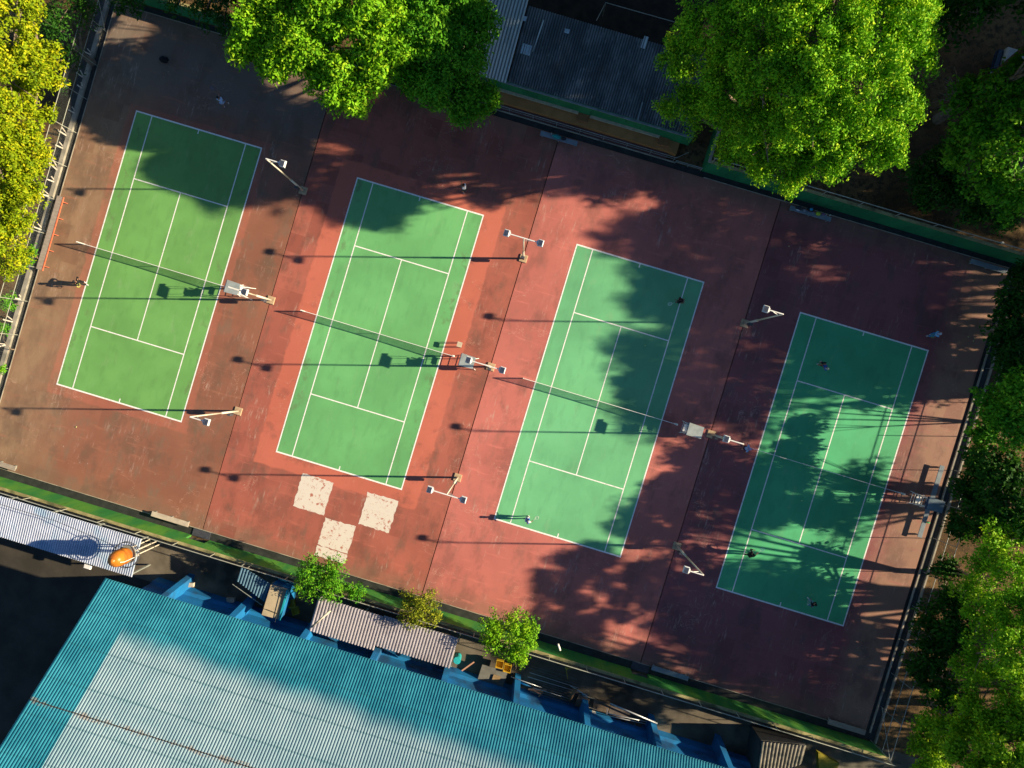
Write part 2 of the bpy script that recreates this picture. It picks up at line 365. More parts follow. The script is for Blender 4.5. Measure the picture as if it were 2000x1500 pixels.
# --- big blue hall
EZ = 7.5; e = at(600, 1249, EZ); EY = e.y; HX = at(205, 1131, EZ).x; RS = .75
def hall_roof_mat():
    t = NT('two_tone_roof_sheet'); t.co = t.n('ShaderNodeNewGeometry').outputs['Position']; x, y, z = t.xyz()
    d = t.ma('SUBTRACT', EY, y); rag = t.ma('MULTIPLY', t.ma('SUBTRACT', t.noise(.45, 5, (1, .15, 1), (3, 0, 0)), .5), 1.0)
    lim = t.ma('ADD', 1.9, t.ma('MULTIPLY', t.ma('SUBTRACT', x, HX), .016)); lim = t.ma('ADD', lim, rag)
    m = t.ma('MULTIPLY', t.ss(d, lim, t.ma('ADD', lim, 1.3)), t.ma('GREATER_THAN', x, HX + 3.05))
    seam = t.ma('LESS_THAN', t.ma('ABSOLUTE', t.ma('SUBTRACT', d, 6.75)), .03)
    n1 = t.noise(.5, 5, None, (2, 2, 2)); n2 = t.noise(5, 4, (4, .3, 1))
    blue = t.mix(t.ss(n1, .35, .65), (.014, .165, .235), (.030, .24, .32)); pale = t.mix(t.ss(n1, .35, .65), (.23, .35, .40), (.29, .41, .455))
    pale = t.mix(t.ma('MULTIPLY', t.ss(n2, .5, .8), .5), pale, (.08, .30, .34))
    pale = t.mix(t.ma('MULTIPLY', t.ss(t.noise(.8, 6, (.5, 1.5, 1), (8, 8, 0), .7), .5, .7), .3), pale, (.12, .27, .31)); blue = t.mix(t.ma('MULTIPLY', t.ss(t.noise(2.2, 6, (3, .3, 1), (6, 8, 0), .7), .5, .7), .35), blue, (.06, .36, .42))
    lapw = t.ma('LESS_THAN', t.ma('FRACT', t.ma('DIVIDE', d, 1.83)), .05); col = t.mix(m, blue, pale)
    col = t.mix(t.ma('MULTIPLY', lapw, .35), col, (.02, .13, .16))
    rust = t.ma('MULTIPLY', t.ss(t.noise(1.6, 5, None, (5, 1, 1), .7), .48, .6), t.ma('LESS_THAN', t.ma('ABSOLUTE', t.ma('SUBTRACT', d, 6.75)), .16))
    col = t.mix(t.ma('MULTIPLY', rust, .4), col, (.28, .13, .04)); col = t.mix(seam, col, (.06, .05, .04))
    return t.fin(col, .42, 0, .4)
BLUE = mat('blue_wall_paint', (.01, .165, .40), .7, .15, .8, dirt=(.02, .06, .13), dk=.75)
hall = thing('blue_hall', (10, -34, -.1), 'large hall with a two tone teal and pale corrugated roof and blue buttressed walls', 'hall')
RZ = EZ + RS * (EY + 38)
obj('roof', corr(HX, 62, (EY, EZ), (-38, RZ), .205, .065), hall_roof_mat(), hall)
obj('roof', corr(HX, 62, (-38, RZ), (-53, EZ), .205, .045), _mc.get('x') or mat('teal_sheet', (.012, .25, .32), .45), hall)
WY = -24.9
obj('wall', MB().box(HX + .5, 61, WY - .3, WY, -.1, EZ - .05), BLUE, hall)
gb = MB(); gb.add([(HX + .5, WY - .3, -.1), (HX + .5, -52, -.1), (HX + .5, -52, EZ), (HX + .5, -38, RZ - .1), (HX + .5, WY - .3, EZ + .7)], [(0, 1, 2, 3, 4)]); obj('gable_wall', gb, BLUE, hall)
obj('plinth', MB().hexa([(HX + .5, WY), (61, WY), (61, WY + .18), (HX + .5, WY + .18)], -.1, [1.2, 1.2, .9, .9]), BLUE, hall)
for bx in (-21.6, -16.1, -10.4, -4.7, 1.05, 6.85, 12.6, 18.35, 24.1, 29.9):
    b = MB(); wd = .24
    b.add([(bx - wd, WY, -.1), (bx + wd, WY, -.1), (bx + wd, WY + 1.25, -.1), (bx - wd, WY + 1.25, -.1), (bx - wd, WY, EZ - .5), (bx + wd, WY, EZ - .5), (bx + wd, WY + .45, EZ - .5), (bx - wd, WY + .45, EZ - .5)],
          [(3, 2, 1, 0), (4, 5, 6, 7), (0, 1, 5, 4), (1, 2, 6, 5), (2, 3, 7, 6), (3, 0, 4, 7)])
    obj('buttress', b, BLUE, hall)

# --- long shed with pale ribbed roof, bottom left
shed = thing('lean_to_shed', (-33, -22.2, -.1), 'long low shed under a pale blue ribbed roof beyond the green wall on the left', 'shed')
PB = mat('pale_blue_sheet', (.50, .56, .68), .4, .1, .8, .0, .4, dirt=(.12, .34, .5), dk=.45)
obj('roof', corr(-48, -25.05, (-20.42 - .45, 3.0), (-24.1, 2.75),   .185, .075), PB, shed)
for x in np.arange(-43.8, -25, 3.7):
    obj('post', MB().box(x, x + .12, -24.0, -23.88, -.1, 2.7), RAILD, shed); obj('post', MB().box(x, x + .12, -21.1, -20.98, -.1, 2.93), RAILD, shed)
# --- pinkish lean-to roof against the hall
lean = thing('lean_to_roof', (-4.5, -22.6, -.1), 'pinkish grey ribbed lean-to roof between the green wall and the blue hall', 'shed')
PK = mat('pinkish_sheet', (.52, .49, .52), .5, .1, .8, dirt=(.2, .18, .2), dk=.4)
pr = corr(-10.35, -4.95, (-21.15, 3.0), (-24.0, 2.85), .245, .085); q = corr(-4.95, 1.35, (-21.05, 3.02), (-23.6, 2.87), .245, .085); pr.add(q.v, q.f)
obj('roof', pr, PK, lean); 
for x in (-10.2, -6.5, -2.5, 1.2):
    obj('post', MB().box(x, x + .1, -23.5, -23.4, -.1, 2.85), RAILD, lean); obj('post', MB().box(x, x + .1, -21.4, -21.3, -.1, 2.95), RAILD, lean)
# --- small blue ribbed canopy + tan slab
cn = thing('small_canopy', (-15.6, -21.8, -.1), 'small dull blue ribbed canopy tilted beside the tan topped cabin', 'canopy')
cr = MB(); n = 11
P = [at(472, 1105, 2.9), at(530, 1141, 2.7), at(518, 1176, 2.5), at(463, 1134, 2.7)]
vs = []
for k in range(n * 4 + 1):
    f = k / (n * 4); hh = .09 * (1 if (k % 4) in (1, 2) else 0)
    a = P[0].lerp(P[1], f); b = P[3].lerp(P[2], f); vs += [(a.x, a.y, a.z + hh), (b.x, b.y, b.z + hh)]
cr.add(vs, [(2 * k, 2 * k + 1, 2 * k + 3, 2 * k + 2) for k in range(n * 4)])
obj('roof', cr, mat('dull_blue_sheet', (.10, .20, .28), .5, .15, 1), cn)
obj('rail', MB().tube([at(454, 1141, 2.3), at(512, 1182, 2.3)], .03, 6), RAILD, cn)
for p in P: obj('post', MB().tube([(p.x, p.y, -.1), (p.x, p.y, p.z)], .04, 6), RAILD, cn)
cb = thing('cabin', (-13.5, -22.6, -.1), 'small cabin with a flat tan top edged in teal squeezed beside the blue hall', 'cabin')
Q = [at(529, 1142, 2.9), at(561, 1151, 2.9), at(545, 1210, 2.9), at(511, 1201, 2.9)]; q2 = [(p.x, p.y) for p in Q]
obj('top', MB().hexa(q2, 2.8, 2.9), mat('tan_sheet', (.47, .39, .26), .8, .15, 1.2, dirt=(.2, .15, .09), dk=.5), cb)
obj('wall', MB().hexa([(x * .995, y * .998) for x, y in q2], -.1, 2.78), BLUE, cb)
obj('edge_trim', MB().beam(Q[1] + Vector((.05, 0, .05)), Q[2] + Vector((.05, 0, .05)), .14, .16), mat('teal_trim', (.02, .36, .46), .5), cb)
for a, b in (((528, 1151), (562, 1153)), ((552, 1155), (537, 1215)), ((520, 1190), (546, 1200))):
    obj('cable', MB().tube([at(*a, 3.0), at(*b, 3.0)], .02, 5), DK, cb)
gr = thing('floor_grille', at(514, 1213, .3), 'black barred grille on the ground beside the tan topped cabin', 'grille')
g0 = at(514, 1213, .3); mb = MB()
for k in range(7): mb.box(g0.x - .65 + k * .21, g0.x - .58 + k * .21, g0.y - .5, g0.y + .5, .25, .3)
obj('bars', mb, mat('grille_steel', (.10, .10, .10), .5), gr); obj('frame', MB().box(g0.x - .72, g0.x + .76, g0.y - .58, g0.y + .58, -.1, .245), DK, gr)
# --- tiled roof at bottom right
tr = thing('low_outhouse', (29.9, -24.0, -.1), 'low outhouse with weathered ridged tiles at the right end of the alley', 'outhouse')
A, B, C_, D = at(1488, 1448, 2.6), at(1575, 1456, 2.6), at(1565, 1492, 2.6), at(1478, 1520, 2.6); cr = MB(); vs = []; n = 12
for k in range(n * 4 + 1):
    f = k / (n * 4); hh = .08 * (1 if (k % 4) in (1, 2) else 0); a = A.lerp(B, f); b = D.lerp(C_, f); vs += [(a.x, a.y, a.z + hh), (b.x, b.y, b.z + hh)]
cr.add(vs, [(2 * k, 2 * k + 1, 2 * k + 3, 2 * k + 2) for k in range(n * 4)])
obj('roof', cr, mat('weathered_tile', (.26, .24, .19), .8, .3, 2.5, dirt=(.08, .09, .08), dk=.8), tr)
obj('wall', MB().hexa([(p.x, p.y) for p in (A, B, C_, D)], -.1, 2.4), mat('grimy_wall', (.06, .06, .06), .8), tr)

# --- pavilion at the top with its stepped stand
pav = thing('pavilion', (-1.5, 24.5, -.1), 'long pavilion with a dark weathered ribbed roof and a green front under the big trees', 'pavilion')
def pav_roof_mat():
    t = NT('weathered_dark_sheet'); x, y, z = t.xyz(); n1 = t.noise(.6, 6, (1, .5, 1), (4, 0, 0)); n2 = t.noise(5, 4, (1, .25, 1), (1, 1, 1))
    col = t.mix(t.ss(n1, .38, .66), (.085, .11, .115), (.20, .23, .235)); rib_shade = t.ma('LESS_THAN', t.ma('FRACT', t.ma('DIVIDE', t.ma('ADD', x, 6.25), .205)), .45); col = t.mix(t.ma('MULTIPLY', rib_shade, .65), col, (.03, .035, .035)); col = t.mix(t.ma('MULTIPLY', t.ss(n2, .6, .7), .5), col, (.34, .37, .36)); n3 = t.noise(.35, 6, None, (9, 2, 0), .7); col = t.mix(t.ma('MULTIPLY', t.ss(n3, .5, .7), .6), col, (.05, .05, .045))  # dark groove stripes put the rib shading into the sheet colour
    return t.fin(col, .6, 0, .3)
PRD = pav_roof_mat()
def pale_roof_mat():
    t = NT('pale_sheet'); x, y, z = t.xyz(); n = t.noise(1.2, 5, (1, .3, 1)); col = t.mix(t.ss(n, .35, .65), (.44, .54, .54), (.56, .65, .64))
    rib_shade = t.ma('LESS_THAN', t.ma('FRACT', t.ma('DIVIDE', t.ma('ADD', x, 9.7), .26)), .45); col = t.mix(t.ma('MULTIPLY', rib_shade, .75), col, (.10, .13, .135))  # shading of the ribs painted on as dark stripes along the grooves
    return t.fin(col, .5, 0, .3)
PRL = pale_roof_mat()
obj('roof', corr(-7.75, 7.6, (21.95, 2.55), (27.6, 3.5), .205, .07), PRD, pav)
obj('pale_roof', corr(-11.2, -7.8, (21.75, 2.62), (29.5, 4.0), .26, .08), PRL, pav, label='pale section of ribbed roof at the left end')
mb = MB(); mb.box(-11.2, 7.55, 21.97, 22.12, .5, 2.5); obj('front_wall', mb, GW2, pav)
obj('ledge', MB().box(-9.2, -1.75, 21.74, 21.96, .78, .86).box(-.75, 5.1, 21.74, 21.96, .78, .86), mat('cream_ledge', (.55, .47, .32), .7), pav)
obj('gutter_flashing', MB().box(-9, 7.5, 21.82, 22.02, 2.38, 2.46), mat('grey_flashing', (.22, .28, .28), .6, .3, 2), pav)
obj('back_wall', MB().box(-11, 7.5, 27.3, 27.5, -.1, 3.3).box(7.4, 7.55, 22.12, 27.3, -.1, 2.5), mat('grimy_wall', (.06, .06, .06), .8), pav)
for (u, v, wx, wy) in ((1029, 96, .85, .75), (1026, 40, .4, .35), (1107, 64, .5, .3)):
    p = at(u, v, 3.15); zz = 2.55 + (p.y - 21.95) * .168 + .055; c = corr(p.x - wx / 2, p.x + wx / 2, (p.y - wy / 2, zz - wy * .084), (p.y + wy / 2, zz + wy * .084), .15, .04); obj('skylight', c, mat('clear_sheet', (.45, .6, .66), .3), pav)
def on_roof(u, v):
    p = at(u, v, 3.0); p = at(u, v, 2.62 + (p.y - 21.95) * .168); return p
for a, b in (((1062, 40), (1040, 102)), ((1255, 200), (1245, 236)), ((1263, 72), (1255, 95))):
    obj('roof_strip', MB().beam(on_roof(*a) + Vector((0, 0, .06)), on_roof(*b) + Vector((0, 0, .06)), .1 if a[0] != 1263 else .35, .03), PRL, pav)
st = thing('stepped_stand', (-.5, 21.3, -.1), 'low stand with an orange brown bench step in front of the pavilion', 'stand')
obj('bench_step', MB().box(-9.4, 6.85, 21.05, 21.73, -.1, .45), mat('orange_step', (.48, .22, .07), .7, .12, 1.2), st)
obj('bench_top', MB().box(-9.4, 6.85, 21.05, 21.96, .45, .5), mat('orange_step2', (.50, .24, .085), .7, .15, 1), st)
obj('walkway', MB().box(-9.4, 6.2, 20.62, 21.04, -.1, .16), mat('maroon_floor', (.13, .06, .06), .7, .15, 1), st)
for x in (-1.25, 5.55): obj('step_block', MB().box(x - .45, x + .45, 21.35, 21.95, .5, .72), mat('orange_step3', (.33, .15, .06), .7), st)
rl = thing('handrail', (-1.2, 20.57, 0), 'thin grey handrail along the edge of the stand in front of the pavilion', 'railing')
obj('rail', MB().tube([(-9.3, 20.6, .9), (6.9, 20.6, .9), (7.7, 21.3, .9)], .03, 6), RAILD, rl); obj('rail', MB().tube([(-9.3, 20.6, .5), (6.9, 20.6, .5)], .02, 6), RAILD, rl)
for k in range(9): x = -9.2 + k * 2.0; obj('post', MB().tube([(x, 20.6, -.1), (x, 20.6, .9)], .025, 6), RAILD, rl)
sb = thing('side_rail', (8.3, 20.45, 0), 'low dark double rail crossing the gap between the stand and the green wall', 'railing')
for z in (.3, .6): obj('rail', MB().tube([(7.0, 20.5, z), (9.2, 20.5, z)], .03, 6), RAILD, sb)
for x in (7.0, 8.1, 9.2): obj('post', MB().tube([(x, 20.5, -.1), (x, 20.5, .62)], .03, 6), RAILD, sb)
bf = thing('back_rail', (1, 30.4, 0), 'thin pale pipe frame behind the pavilion roof at the top edge', 'railing')
obj('rail', MB().tube([at(1165, 40, 2), at(1183, 5, 2), at(1335, 48, 2)], .03, 6), RAILM, bf)
for q in ((1183, 5), (1335, 48)): p = at(*q, 2); obj('post', MB().tube([(p.x, p.y, -.1), p], .03, 6), RAILM, bf)

# ================================================================== trees
def leaf_mat(name, c1, c2, c3, trn=.2):
    t = NT(name); at_ = t.n('ShaderNodeAttribute', attribute_name='tint'); f = at_.outputs['Fac']
    n = t.noise(.45, 3, None, (3, 3, 3)); k = t.ma('ADD', t.ma('MULTIPLY', f, .7), t.ma('MULTIPLY', n, .45))
    col = t.mix(t.ss(k, .15, .55), c1, c2); col = t.mix(t.ss(k, .6, .95), col, c3)
    t.fin(col, .6, 0, .12); tr = t.n('ShaderNodeBsdfTranslucent'); t.put(tr.inputs[0], t.mix(1.0, col, (1.0, 1.0, .35), 'MULTIPLY'))
    mx = t.n('ShaderNodeMixShader'); mx.inputs[0].default_value = trn; t.t.links.new(t.b.outputs[0], mx.inputs[1]); t.t.links.new(tr.outputs[0], mx.inputs[2])
    t.t.links.new(mx.outputs[0], t.out.inputs[0]); return t.m
BARK = mat('bark', (.22, .17, .12), .9, .3, 3, dirt=(.08, .06, .045), dk=.7)

def leaves(name, tufts, per, ll, lw, m, parent, droop=.25, flat=.5, seed=1):
    """tufts: array of (x,y,z,r). Each carries `per` leaves (folded diamond of 2 triangles)"""
    g = np.random.default_rng(seed); T = np.repeat(tufts, per, axis=0); n = len(T)
    d = g.normal(size=(n, 3)); d[:, 2] = d[:, 2] * .8 + .25; d /= np.linalg.norm(d, axis=1)[:, None]
    rad = T[:, 3:4] * g.uniform(.6, 1.06, (n, 1)); P = T[:, :3] + d * rad * [1, 1, .75]
    nr = d * (1 - flat * .35) + np.array([0, 0, flat * .35]) + g.normal(size=(n, 3)) * .24; nr /= np.linalg.norm(nr, axis=1)[:, None]
    ax = d + g.normal(size=(n, 3)) * .8; ax -= nr * (ax * nr).sum(1)[:, None]; ax /= np.linalg.norm(ax, axis=1)[:, None] + 1e-9
    ax[:, 2] -= droop * g.uniform(0, 1, n); si = np.cross(nr, ax); L = ll * g.uniform(.5, 1.45, (n, 1)); Wd = lw * g.uniform(.7, 1.2, (n, 1))
    v = np.empty((n, 4, 3)); v[:, 0] = P; v[:, 1] = P + ax * L * .5 + si * Wd * .5 + nr * L * .06; v[:, 2] = P + ax * L; v[:, 3] = P + ax * L * .5 - si * Wd * .5 + nr * L * .06
    me = bpy.data.meshes.new(name); me.vertices.add(4 * n); me.loops.add(4 * n); me.polygons.add(n)
    base = parent.location; vv = v.reshape(-1, 3) - np.array(base)
    me.vertices.foreach_set('co', vv.ravel()); me.loops.foreach_set('vertex_index', np.arange(4 * n, dtype=np.int32))
    me.polygons.foreach_set('loop_start', np.arange(0, 4 * n, 4, dtype=np.int32)); me.polygons.foreach_set('loop_total', np.full(n, 4, dtype=np.int32))
    tt = np.repeat(g.uniform(0, 1, len(tufts)), per) * .72 + g.uniform(0, .34, n)
    a = me.attributes.new('tint', 'FLOAT', 'FACE'); a.data.foreach_set('value', tt.astype(np.float32)); me.update(calc_edges=True)
    me.materials.append(m); o = bpy.data.objects.new(name, me); COL.objects.link(o); o.parent = parent; return o

def tree(label, cat, blobs, m, trunk=None, tuft_r=.55, dens=1.0, per=26, ll=.2, lw=.11, group=None, seed=1, name='tree', flat=.5, inner=.25, tr=.22, droop=.25, clump=None):
    """blobs: (x,y,z,rx,rz)"""
    g = np.random.default_rng(seed); B = [tuple(b) for b in blobs]; tf = []
    SB = B
    if clump:
        cr, cn = clump; SB = []
        for (x, y, z, r, rz) in B:
            k = max(6, int(cn * r * r / 6)); d = g.normal(size=(k, 3)); d[:, 2] = np.where(d[:, 2] < -.3, -d[:, 2], d[:, 2]); d /= np.linalg.norm(d, axis=1)[:, None]
            q = g.uniform(.55, 1.0, k); R_ = cr * g.uniform(.6, 1.35, k)
            SB += [(x + d[i, 0] * (r - R_[i] * .5) * q[i], y + d[i, 1] * (r - R_[i] * .5) * q[i], z + d[i, 2] * rz * q[i], R_[i], R_[i] * .8) for i in range(k)]
    for (x, y, z, r, rz) in SB:
        n = max(5, int(dens * 4 * math.pi * r * r * .62 / (math.pi * tuft_r ** 2) * 1.35)); d = g.normal(size=(n, 3)); d[:, 2] = np.where(d[:, 2] < -.4, -d[:, 2], d[:, 2]); d /= np.linalg.norm(d, axis=1)[:, None]
        rr = g.uniform(.62, 1.12, n); k = int(n * inner); rr[:k] = g.uniform(.2, .8, k); rr = np.maximum(rr - tuft_r / r * .5, .1)
        p = np.c_[x + d[:, 0] * r * rr, y + d[:, 1] * r * rr, z + d[:, 2] * rz * rr, tuft_r * g.uniform(.6, 1.3, n)]
        # drop tufts deep inside other blobs
        keep = np.ones(n, bool)
        for (x2, y2, z2, r2, rz2) in B:
            if (x2, y2, z2) == (x, y, z) or clump: continue
            q = ((p[:, 0] - x2) / r2) ** 2 + ((p[:, 1] - y2) / r2) ** 2 + ((p[:, 2] - z2) / rz2) ** 2; keep &= (q > .42) | (g.uniform(0, 1, n) < .25)
        tf.append(p[keep])
    tf = np.concatenate(tf)
    if trunk is None: trunk = (np.mean([b[0] for b in B]), np.mean([b[1] for b in B]))
    t = thing(name, (trunk[0], trunk[1], -.1), label, cat, group)
    g2 = np.random.default_rng(seed + 77); leaves('crown', tf, per, ll, lw, m, t, seed=seed + 5, flat=flat, droop=droop)
    zt = max(b[2] for b in B); mb = MB(); x0, y0 = trunk; fk = min(2.2, zt * .4)
    mb.tube([(x0, y0, -.15), (x0 + .05, y0, fk * .5), (x0, y0 + .08, fk)], [tr * 1.5, tr * 1.1, tr], 9)
    for (x, y, z, r, rz) in B:
        mid = (x0 * .45 + x * .55 + g.uniform(-.3, .3), y0 * .45 + y * .55 + g.uniform(-.3, .3), fk * .4 + z * .6)
        mb.tube([(x0, y0 + .08, fk - .1), mid, (x, y, z)], [tr * .7, tr * .4, tr * .2], 6)
        for k in range(4):
            a = g.uniform(0, 6.28); mb.tube([mid if k % 2 else (x, y, z), (x + r * .75 * math.cos(a), y + r * .75 * math.sin(a), z + rz * g.uniform(-.2, .6))], [tr * .28, tr * .07], 5)
    if dens > .9 and len(B) > 4:
        for (x, y, z, r, rz) in B:
            for k in range(5):
                a = g2.uniform(0, 6.28); e = g2.uniform(.1, 1.0); c = Vector((math.cos(a) * math.cos(e), math.sin(a) * math.cos(e), math.sin(e) * rz / r)); p = Vector((x, y, z)); q = p + c * r * g2.uniform(.95, 1.12)
                mb.tube([p, p.lerp(q, .6) + Vector((g2.uniform(-.15, .15), g2.uniform(-.15, .15), .05)), q], [.05, .025, .008], 4)
    obj('trunk', mb, BARK, t)
    return t
def bl(u, v, rpx, z, k=.8):
    p = at(u, v, z); r = rpx / FPX * (CZ - z); return (p.x, p.y, z - r * .25, r, r * k)

M_YEL = leaf_mat('yellow_green_leaf', (.06, .14, .005), (.24, .34, .006), (.54, .51, .012))
M_BRT = leaf_mat('bright_green_leaf', (.03, .15, .006), (.17, .42, .010), (.38, .58, .02))
M_YG = leaf_mat('lime_green_leaf', (.03, .13, .006), (.17, .37, .008), (.42, .56, .015))
M_MID = leaf_mat('mid_green_leaf', (.02, .13, .008), (.09, .31, .012), (.22, .46, .02))
M_BRT2 = leaf_mat('tufted_green_leaf', (.02, .12, .005), (.16, .42, .008), (.46, .66, .02), .12)
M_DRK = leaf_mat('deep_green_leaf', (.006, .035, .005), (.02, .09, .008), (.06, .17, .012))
M_OLV = leaf_mat('olive_leaf', (.012, .035, .006), (.05, .10, .010), (.14, .19, .02))

# left edge
tree('tall yellow green tree filling the upper left corner beside the fence', 'tree', [bl(15, 45, 85, 8), bl(70, 130, 62, 7), bl(5, 150, 80, 8.5), bl(62, 200, 50, 6.5), bl(10, 240, 70, 8)], M_YEL, (-47, 19), .28, .85, 11, .22, .13, clump=(.7, 32), seed=11)
tree('yellow green tree at the left edge level with the middle of the left court', 'tree', [bl(50, 300, 58, 6.5), bl(5, 330, 80, 7.5), bl(35, 395, 55, 6.5), bl(20, 460, 52, 6), bl(50, 345, 45, 6)], M_YEL, (-46, 6), .28, .85, 11, .22, .13, clump=(.7, 32), seed=12)
tree('small yellow green tree below the larger ones at the left edge', 'tree', [bl(12, 515, 38, 4), bl(42, 500, 26, 3.5)], M_YEL, (-44, -1), .4, 1.1, 24, .2, .12, seed=13, tr=.12)
tree('low green shrub outside the left fence beside the bench', 'shrub', [bl(62, 490, 12, 1.6), bl(52, 512, 10, 1.2)], M_MID, None, .25, 1.2, 22, .14, .09, name='shrub', seed=14, tr=.04)
tree('low green shrub at the left edge where the shadow of the chair falls', 'shrub', [bl(8, 585, 18, 1.8), bl(18, 600, 12, 1.4)], M_MID, None, .25, 1.2, 22, .14, .09, name='shrub', seed=15, tr=.04)
tree('lowest green shrub of the left edge', 'shrub', [bl(2, 640, 14, 1.5), bl(4, 722, 11, 1.2)], M_MID, None, .25, 1.2, 22, .14, .09, name='shrub', seed=16, tr=.04)
tree('dark shaded bushy tree between the yellow tree and the left fence', 'tree', [bl(105, 40, 48, 4), bl(130, 110, 30, 3), bl(160, 20, 40, 3.5), bl(120, 165, 18, 2.5)], M_DRK, None, .45, 1.1, 22, .2, .11, seed=17)
# top
tree('leafy tree hanging over the end of the left two courts, bright half', 'tree',
     [bl(510, 60, 62, 8.5), bl(590, 85, 72, 9), bl(650, 150, 62, 8.5), bl(690, 190, 36, 8), bl(740, 60, 80, 9.5), bl(640, 20, 70, 9.5), bl(735, 150, 40, 8.5), bl(545, 120, 45, 8), bl(560, -40, 80, 9), bl(470, 100, 24, 8)],
     M_BRT, (-17, 24.5), .32, .95, 10, .30, .15, clump=(.80, 44), seed=21, flat=.55, inner=.2)
tree('deeper green leafy tree hanging beside the pale end of the pavilion roof', 'tree',
     [bl(830, 60, 75, 9), bl(900, 110, 70, 8.5), bl(930, 40, 48, 8.5), bl(855, 170, 52, 8), bl(910, 195, 52, 7), bl(955, 185, 28, 6.5), bl(795, 150, 44, 7.5), bl(880, -30, 80, 9)],
     M_MID, (-12.4, 24.6), .32, .95, 10, .28, .14, clump=(.80, 44), seed=22, flat=.5, inner=.2)
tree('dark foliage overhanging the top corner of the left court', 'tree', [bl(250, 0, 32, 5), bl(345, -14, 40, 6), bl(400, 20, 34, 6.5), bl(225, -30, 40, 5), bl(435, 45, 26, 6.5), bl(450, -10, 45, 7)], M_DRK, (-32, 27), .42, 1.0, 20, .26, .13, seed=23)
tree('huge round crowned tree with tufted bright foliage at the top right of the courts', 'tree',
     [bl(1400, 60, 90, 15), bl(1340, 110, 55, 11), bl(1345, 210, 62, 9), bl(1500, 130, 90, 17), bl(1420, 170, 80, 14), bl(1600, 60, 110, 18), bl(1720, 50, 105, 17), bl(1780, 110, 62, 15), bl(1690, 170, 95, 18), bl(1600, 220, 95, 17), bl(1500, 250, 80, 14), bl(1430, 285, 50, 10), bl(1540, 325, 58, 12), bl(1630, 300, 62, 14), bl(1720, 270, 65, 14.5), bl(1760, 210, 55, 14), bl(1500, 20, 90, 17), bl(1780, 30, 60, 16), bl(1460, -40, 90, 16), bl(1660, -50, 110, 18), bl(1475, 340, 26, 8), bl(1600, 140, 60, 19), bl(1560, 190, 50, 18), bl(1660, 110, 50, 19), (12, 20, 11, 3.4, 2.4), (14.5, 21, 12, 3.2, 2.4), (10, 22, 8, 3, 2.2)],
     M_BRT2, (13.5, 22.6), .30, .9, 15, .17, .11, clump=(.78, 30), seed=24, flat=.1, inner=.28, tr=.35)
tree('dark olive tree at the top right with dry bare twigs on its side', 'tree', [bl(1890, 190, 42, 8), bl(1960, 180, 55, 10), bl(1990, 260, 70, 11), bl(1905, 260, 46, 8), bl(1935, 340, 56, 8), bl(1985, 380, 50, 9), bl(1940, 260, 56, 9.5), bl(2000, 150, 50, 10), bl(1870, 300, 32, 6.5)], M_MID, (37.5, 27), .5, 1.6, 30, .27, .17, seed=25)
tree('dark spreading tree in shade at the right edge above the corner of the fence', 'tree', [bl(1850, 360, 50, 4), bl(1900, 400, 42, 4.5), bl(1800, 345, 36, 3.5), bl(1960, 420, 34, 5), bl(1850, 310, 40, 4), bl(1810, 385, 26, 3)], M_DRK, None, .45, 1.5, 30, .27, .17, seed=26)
tw = thing('bare_branch', at(1850, 200, 4), 'bundle of bare grey twigs sticking out beside the olive tree', 'branches'); mb = MB(); g = random.Random(5); p0 = at(1880, 195, 3.5)
for k in range(26):
    a = g.uniform(2.2, 3.9); l = g.uniform(1.2, 2.4); p1 = p0 + Vector((math.cos(a) * l * .5, math.sin(a) * l * .5, g.uniform(0, .6))); p2 = p1 + Vector((math.cos(a + g.uniform(-.5, .5)) * l * .5, math.sin(a + g.uniform(-.5, .5)) * l * .5, g.uniform(-.1, .4)))
    mb.tube([p0, p1, p2], [.03, .018, .006], 4)
obj('twigs', mb, mat('dry_twig', (.30, .27, .24), .9), tw)
# right edge
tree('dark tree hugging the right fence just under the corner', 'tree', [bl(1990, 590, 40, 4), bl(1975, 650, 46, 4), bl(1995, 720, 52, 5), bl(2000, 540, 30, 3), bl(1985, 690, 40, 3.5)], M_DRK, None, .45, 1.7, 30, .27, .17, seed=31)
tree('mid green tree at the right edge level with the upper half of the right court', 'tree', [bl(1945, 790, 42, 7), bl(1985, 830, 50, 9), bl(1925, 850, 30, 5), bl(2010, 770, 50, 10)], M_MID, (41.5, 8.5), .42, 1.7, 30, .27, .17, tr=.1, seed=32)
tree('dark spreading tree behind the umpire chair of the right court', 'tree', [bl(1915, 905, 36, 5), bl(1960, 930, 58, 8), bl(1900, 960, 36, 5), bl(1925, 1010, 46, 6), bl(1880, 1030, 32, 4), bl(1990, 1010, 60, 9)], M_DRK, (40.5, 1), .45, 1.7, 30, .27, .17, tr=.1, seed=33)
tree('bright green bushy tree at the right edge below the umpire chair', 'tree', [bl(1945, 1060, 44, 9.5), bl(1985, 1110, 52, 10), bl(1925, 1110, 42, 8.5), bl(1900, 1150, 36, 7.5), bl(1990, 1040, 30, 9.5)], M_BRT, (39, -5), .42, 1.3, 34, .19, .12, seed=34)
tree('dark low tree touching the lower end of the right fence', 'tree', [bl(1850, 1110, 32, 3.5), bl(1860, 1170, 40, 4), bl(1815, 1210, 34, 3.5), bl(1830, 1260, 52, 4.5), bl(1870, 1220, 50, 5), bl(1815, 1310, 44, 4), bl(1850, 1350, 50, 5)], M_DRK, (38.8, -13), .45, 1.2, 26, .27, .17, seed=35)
tree('tall bright tree in the lower right corner, upper part of its row', 'tree', [bl(1930, 1200, 48, 9), bl(1975, 1190, 50, 11), bl(1930, 1280, 58, 10), bl(1985, 1270, 60, 12), bl(1890, 1300, 40, 7.5), bl(2050, 1220, 70, 12)], M_BRT, (39.5, -11), .32, .95, 13, .19, .12, clump=(.7, 32), seed=36)
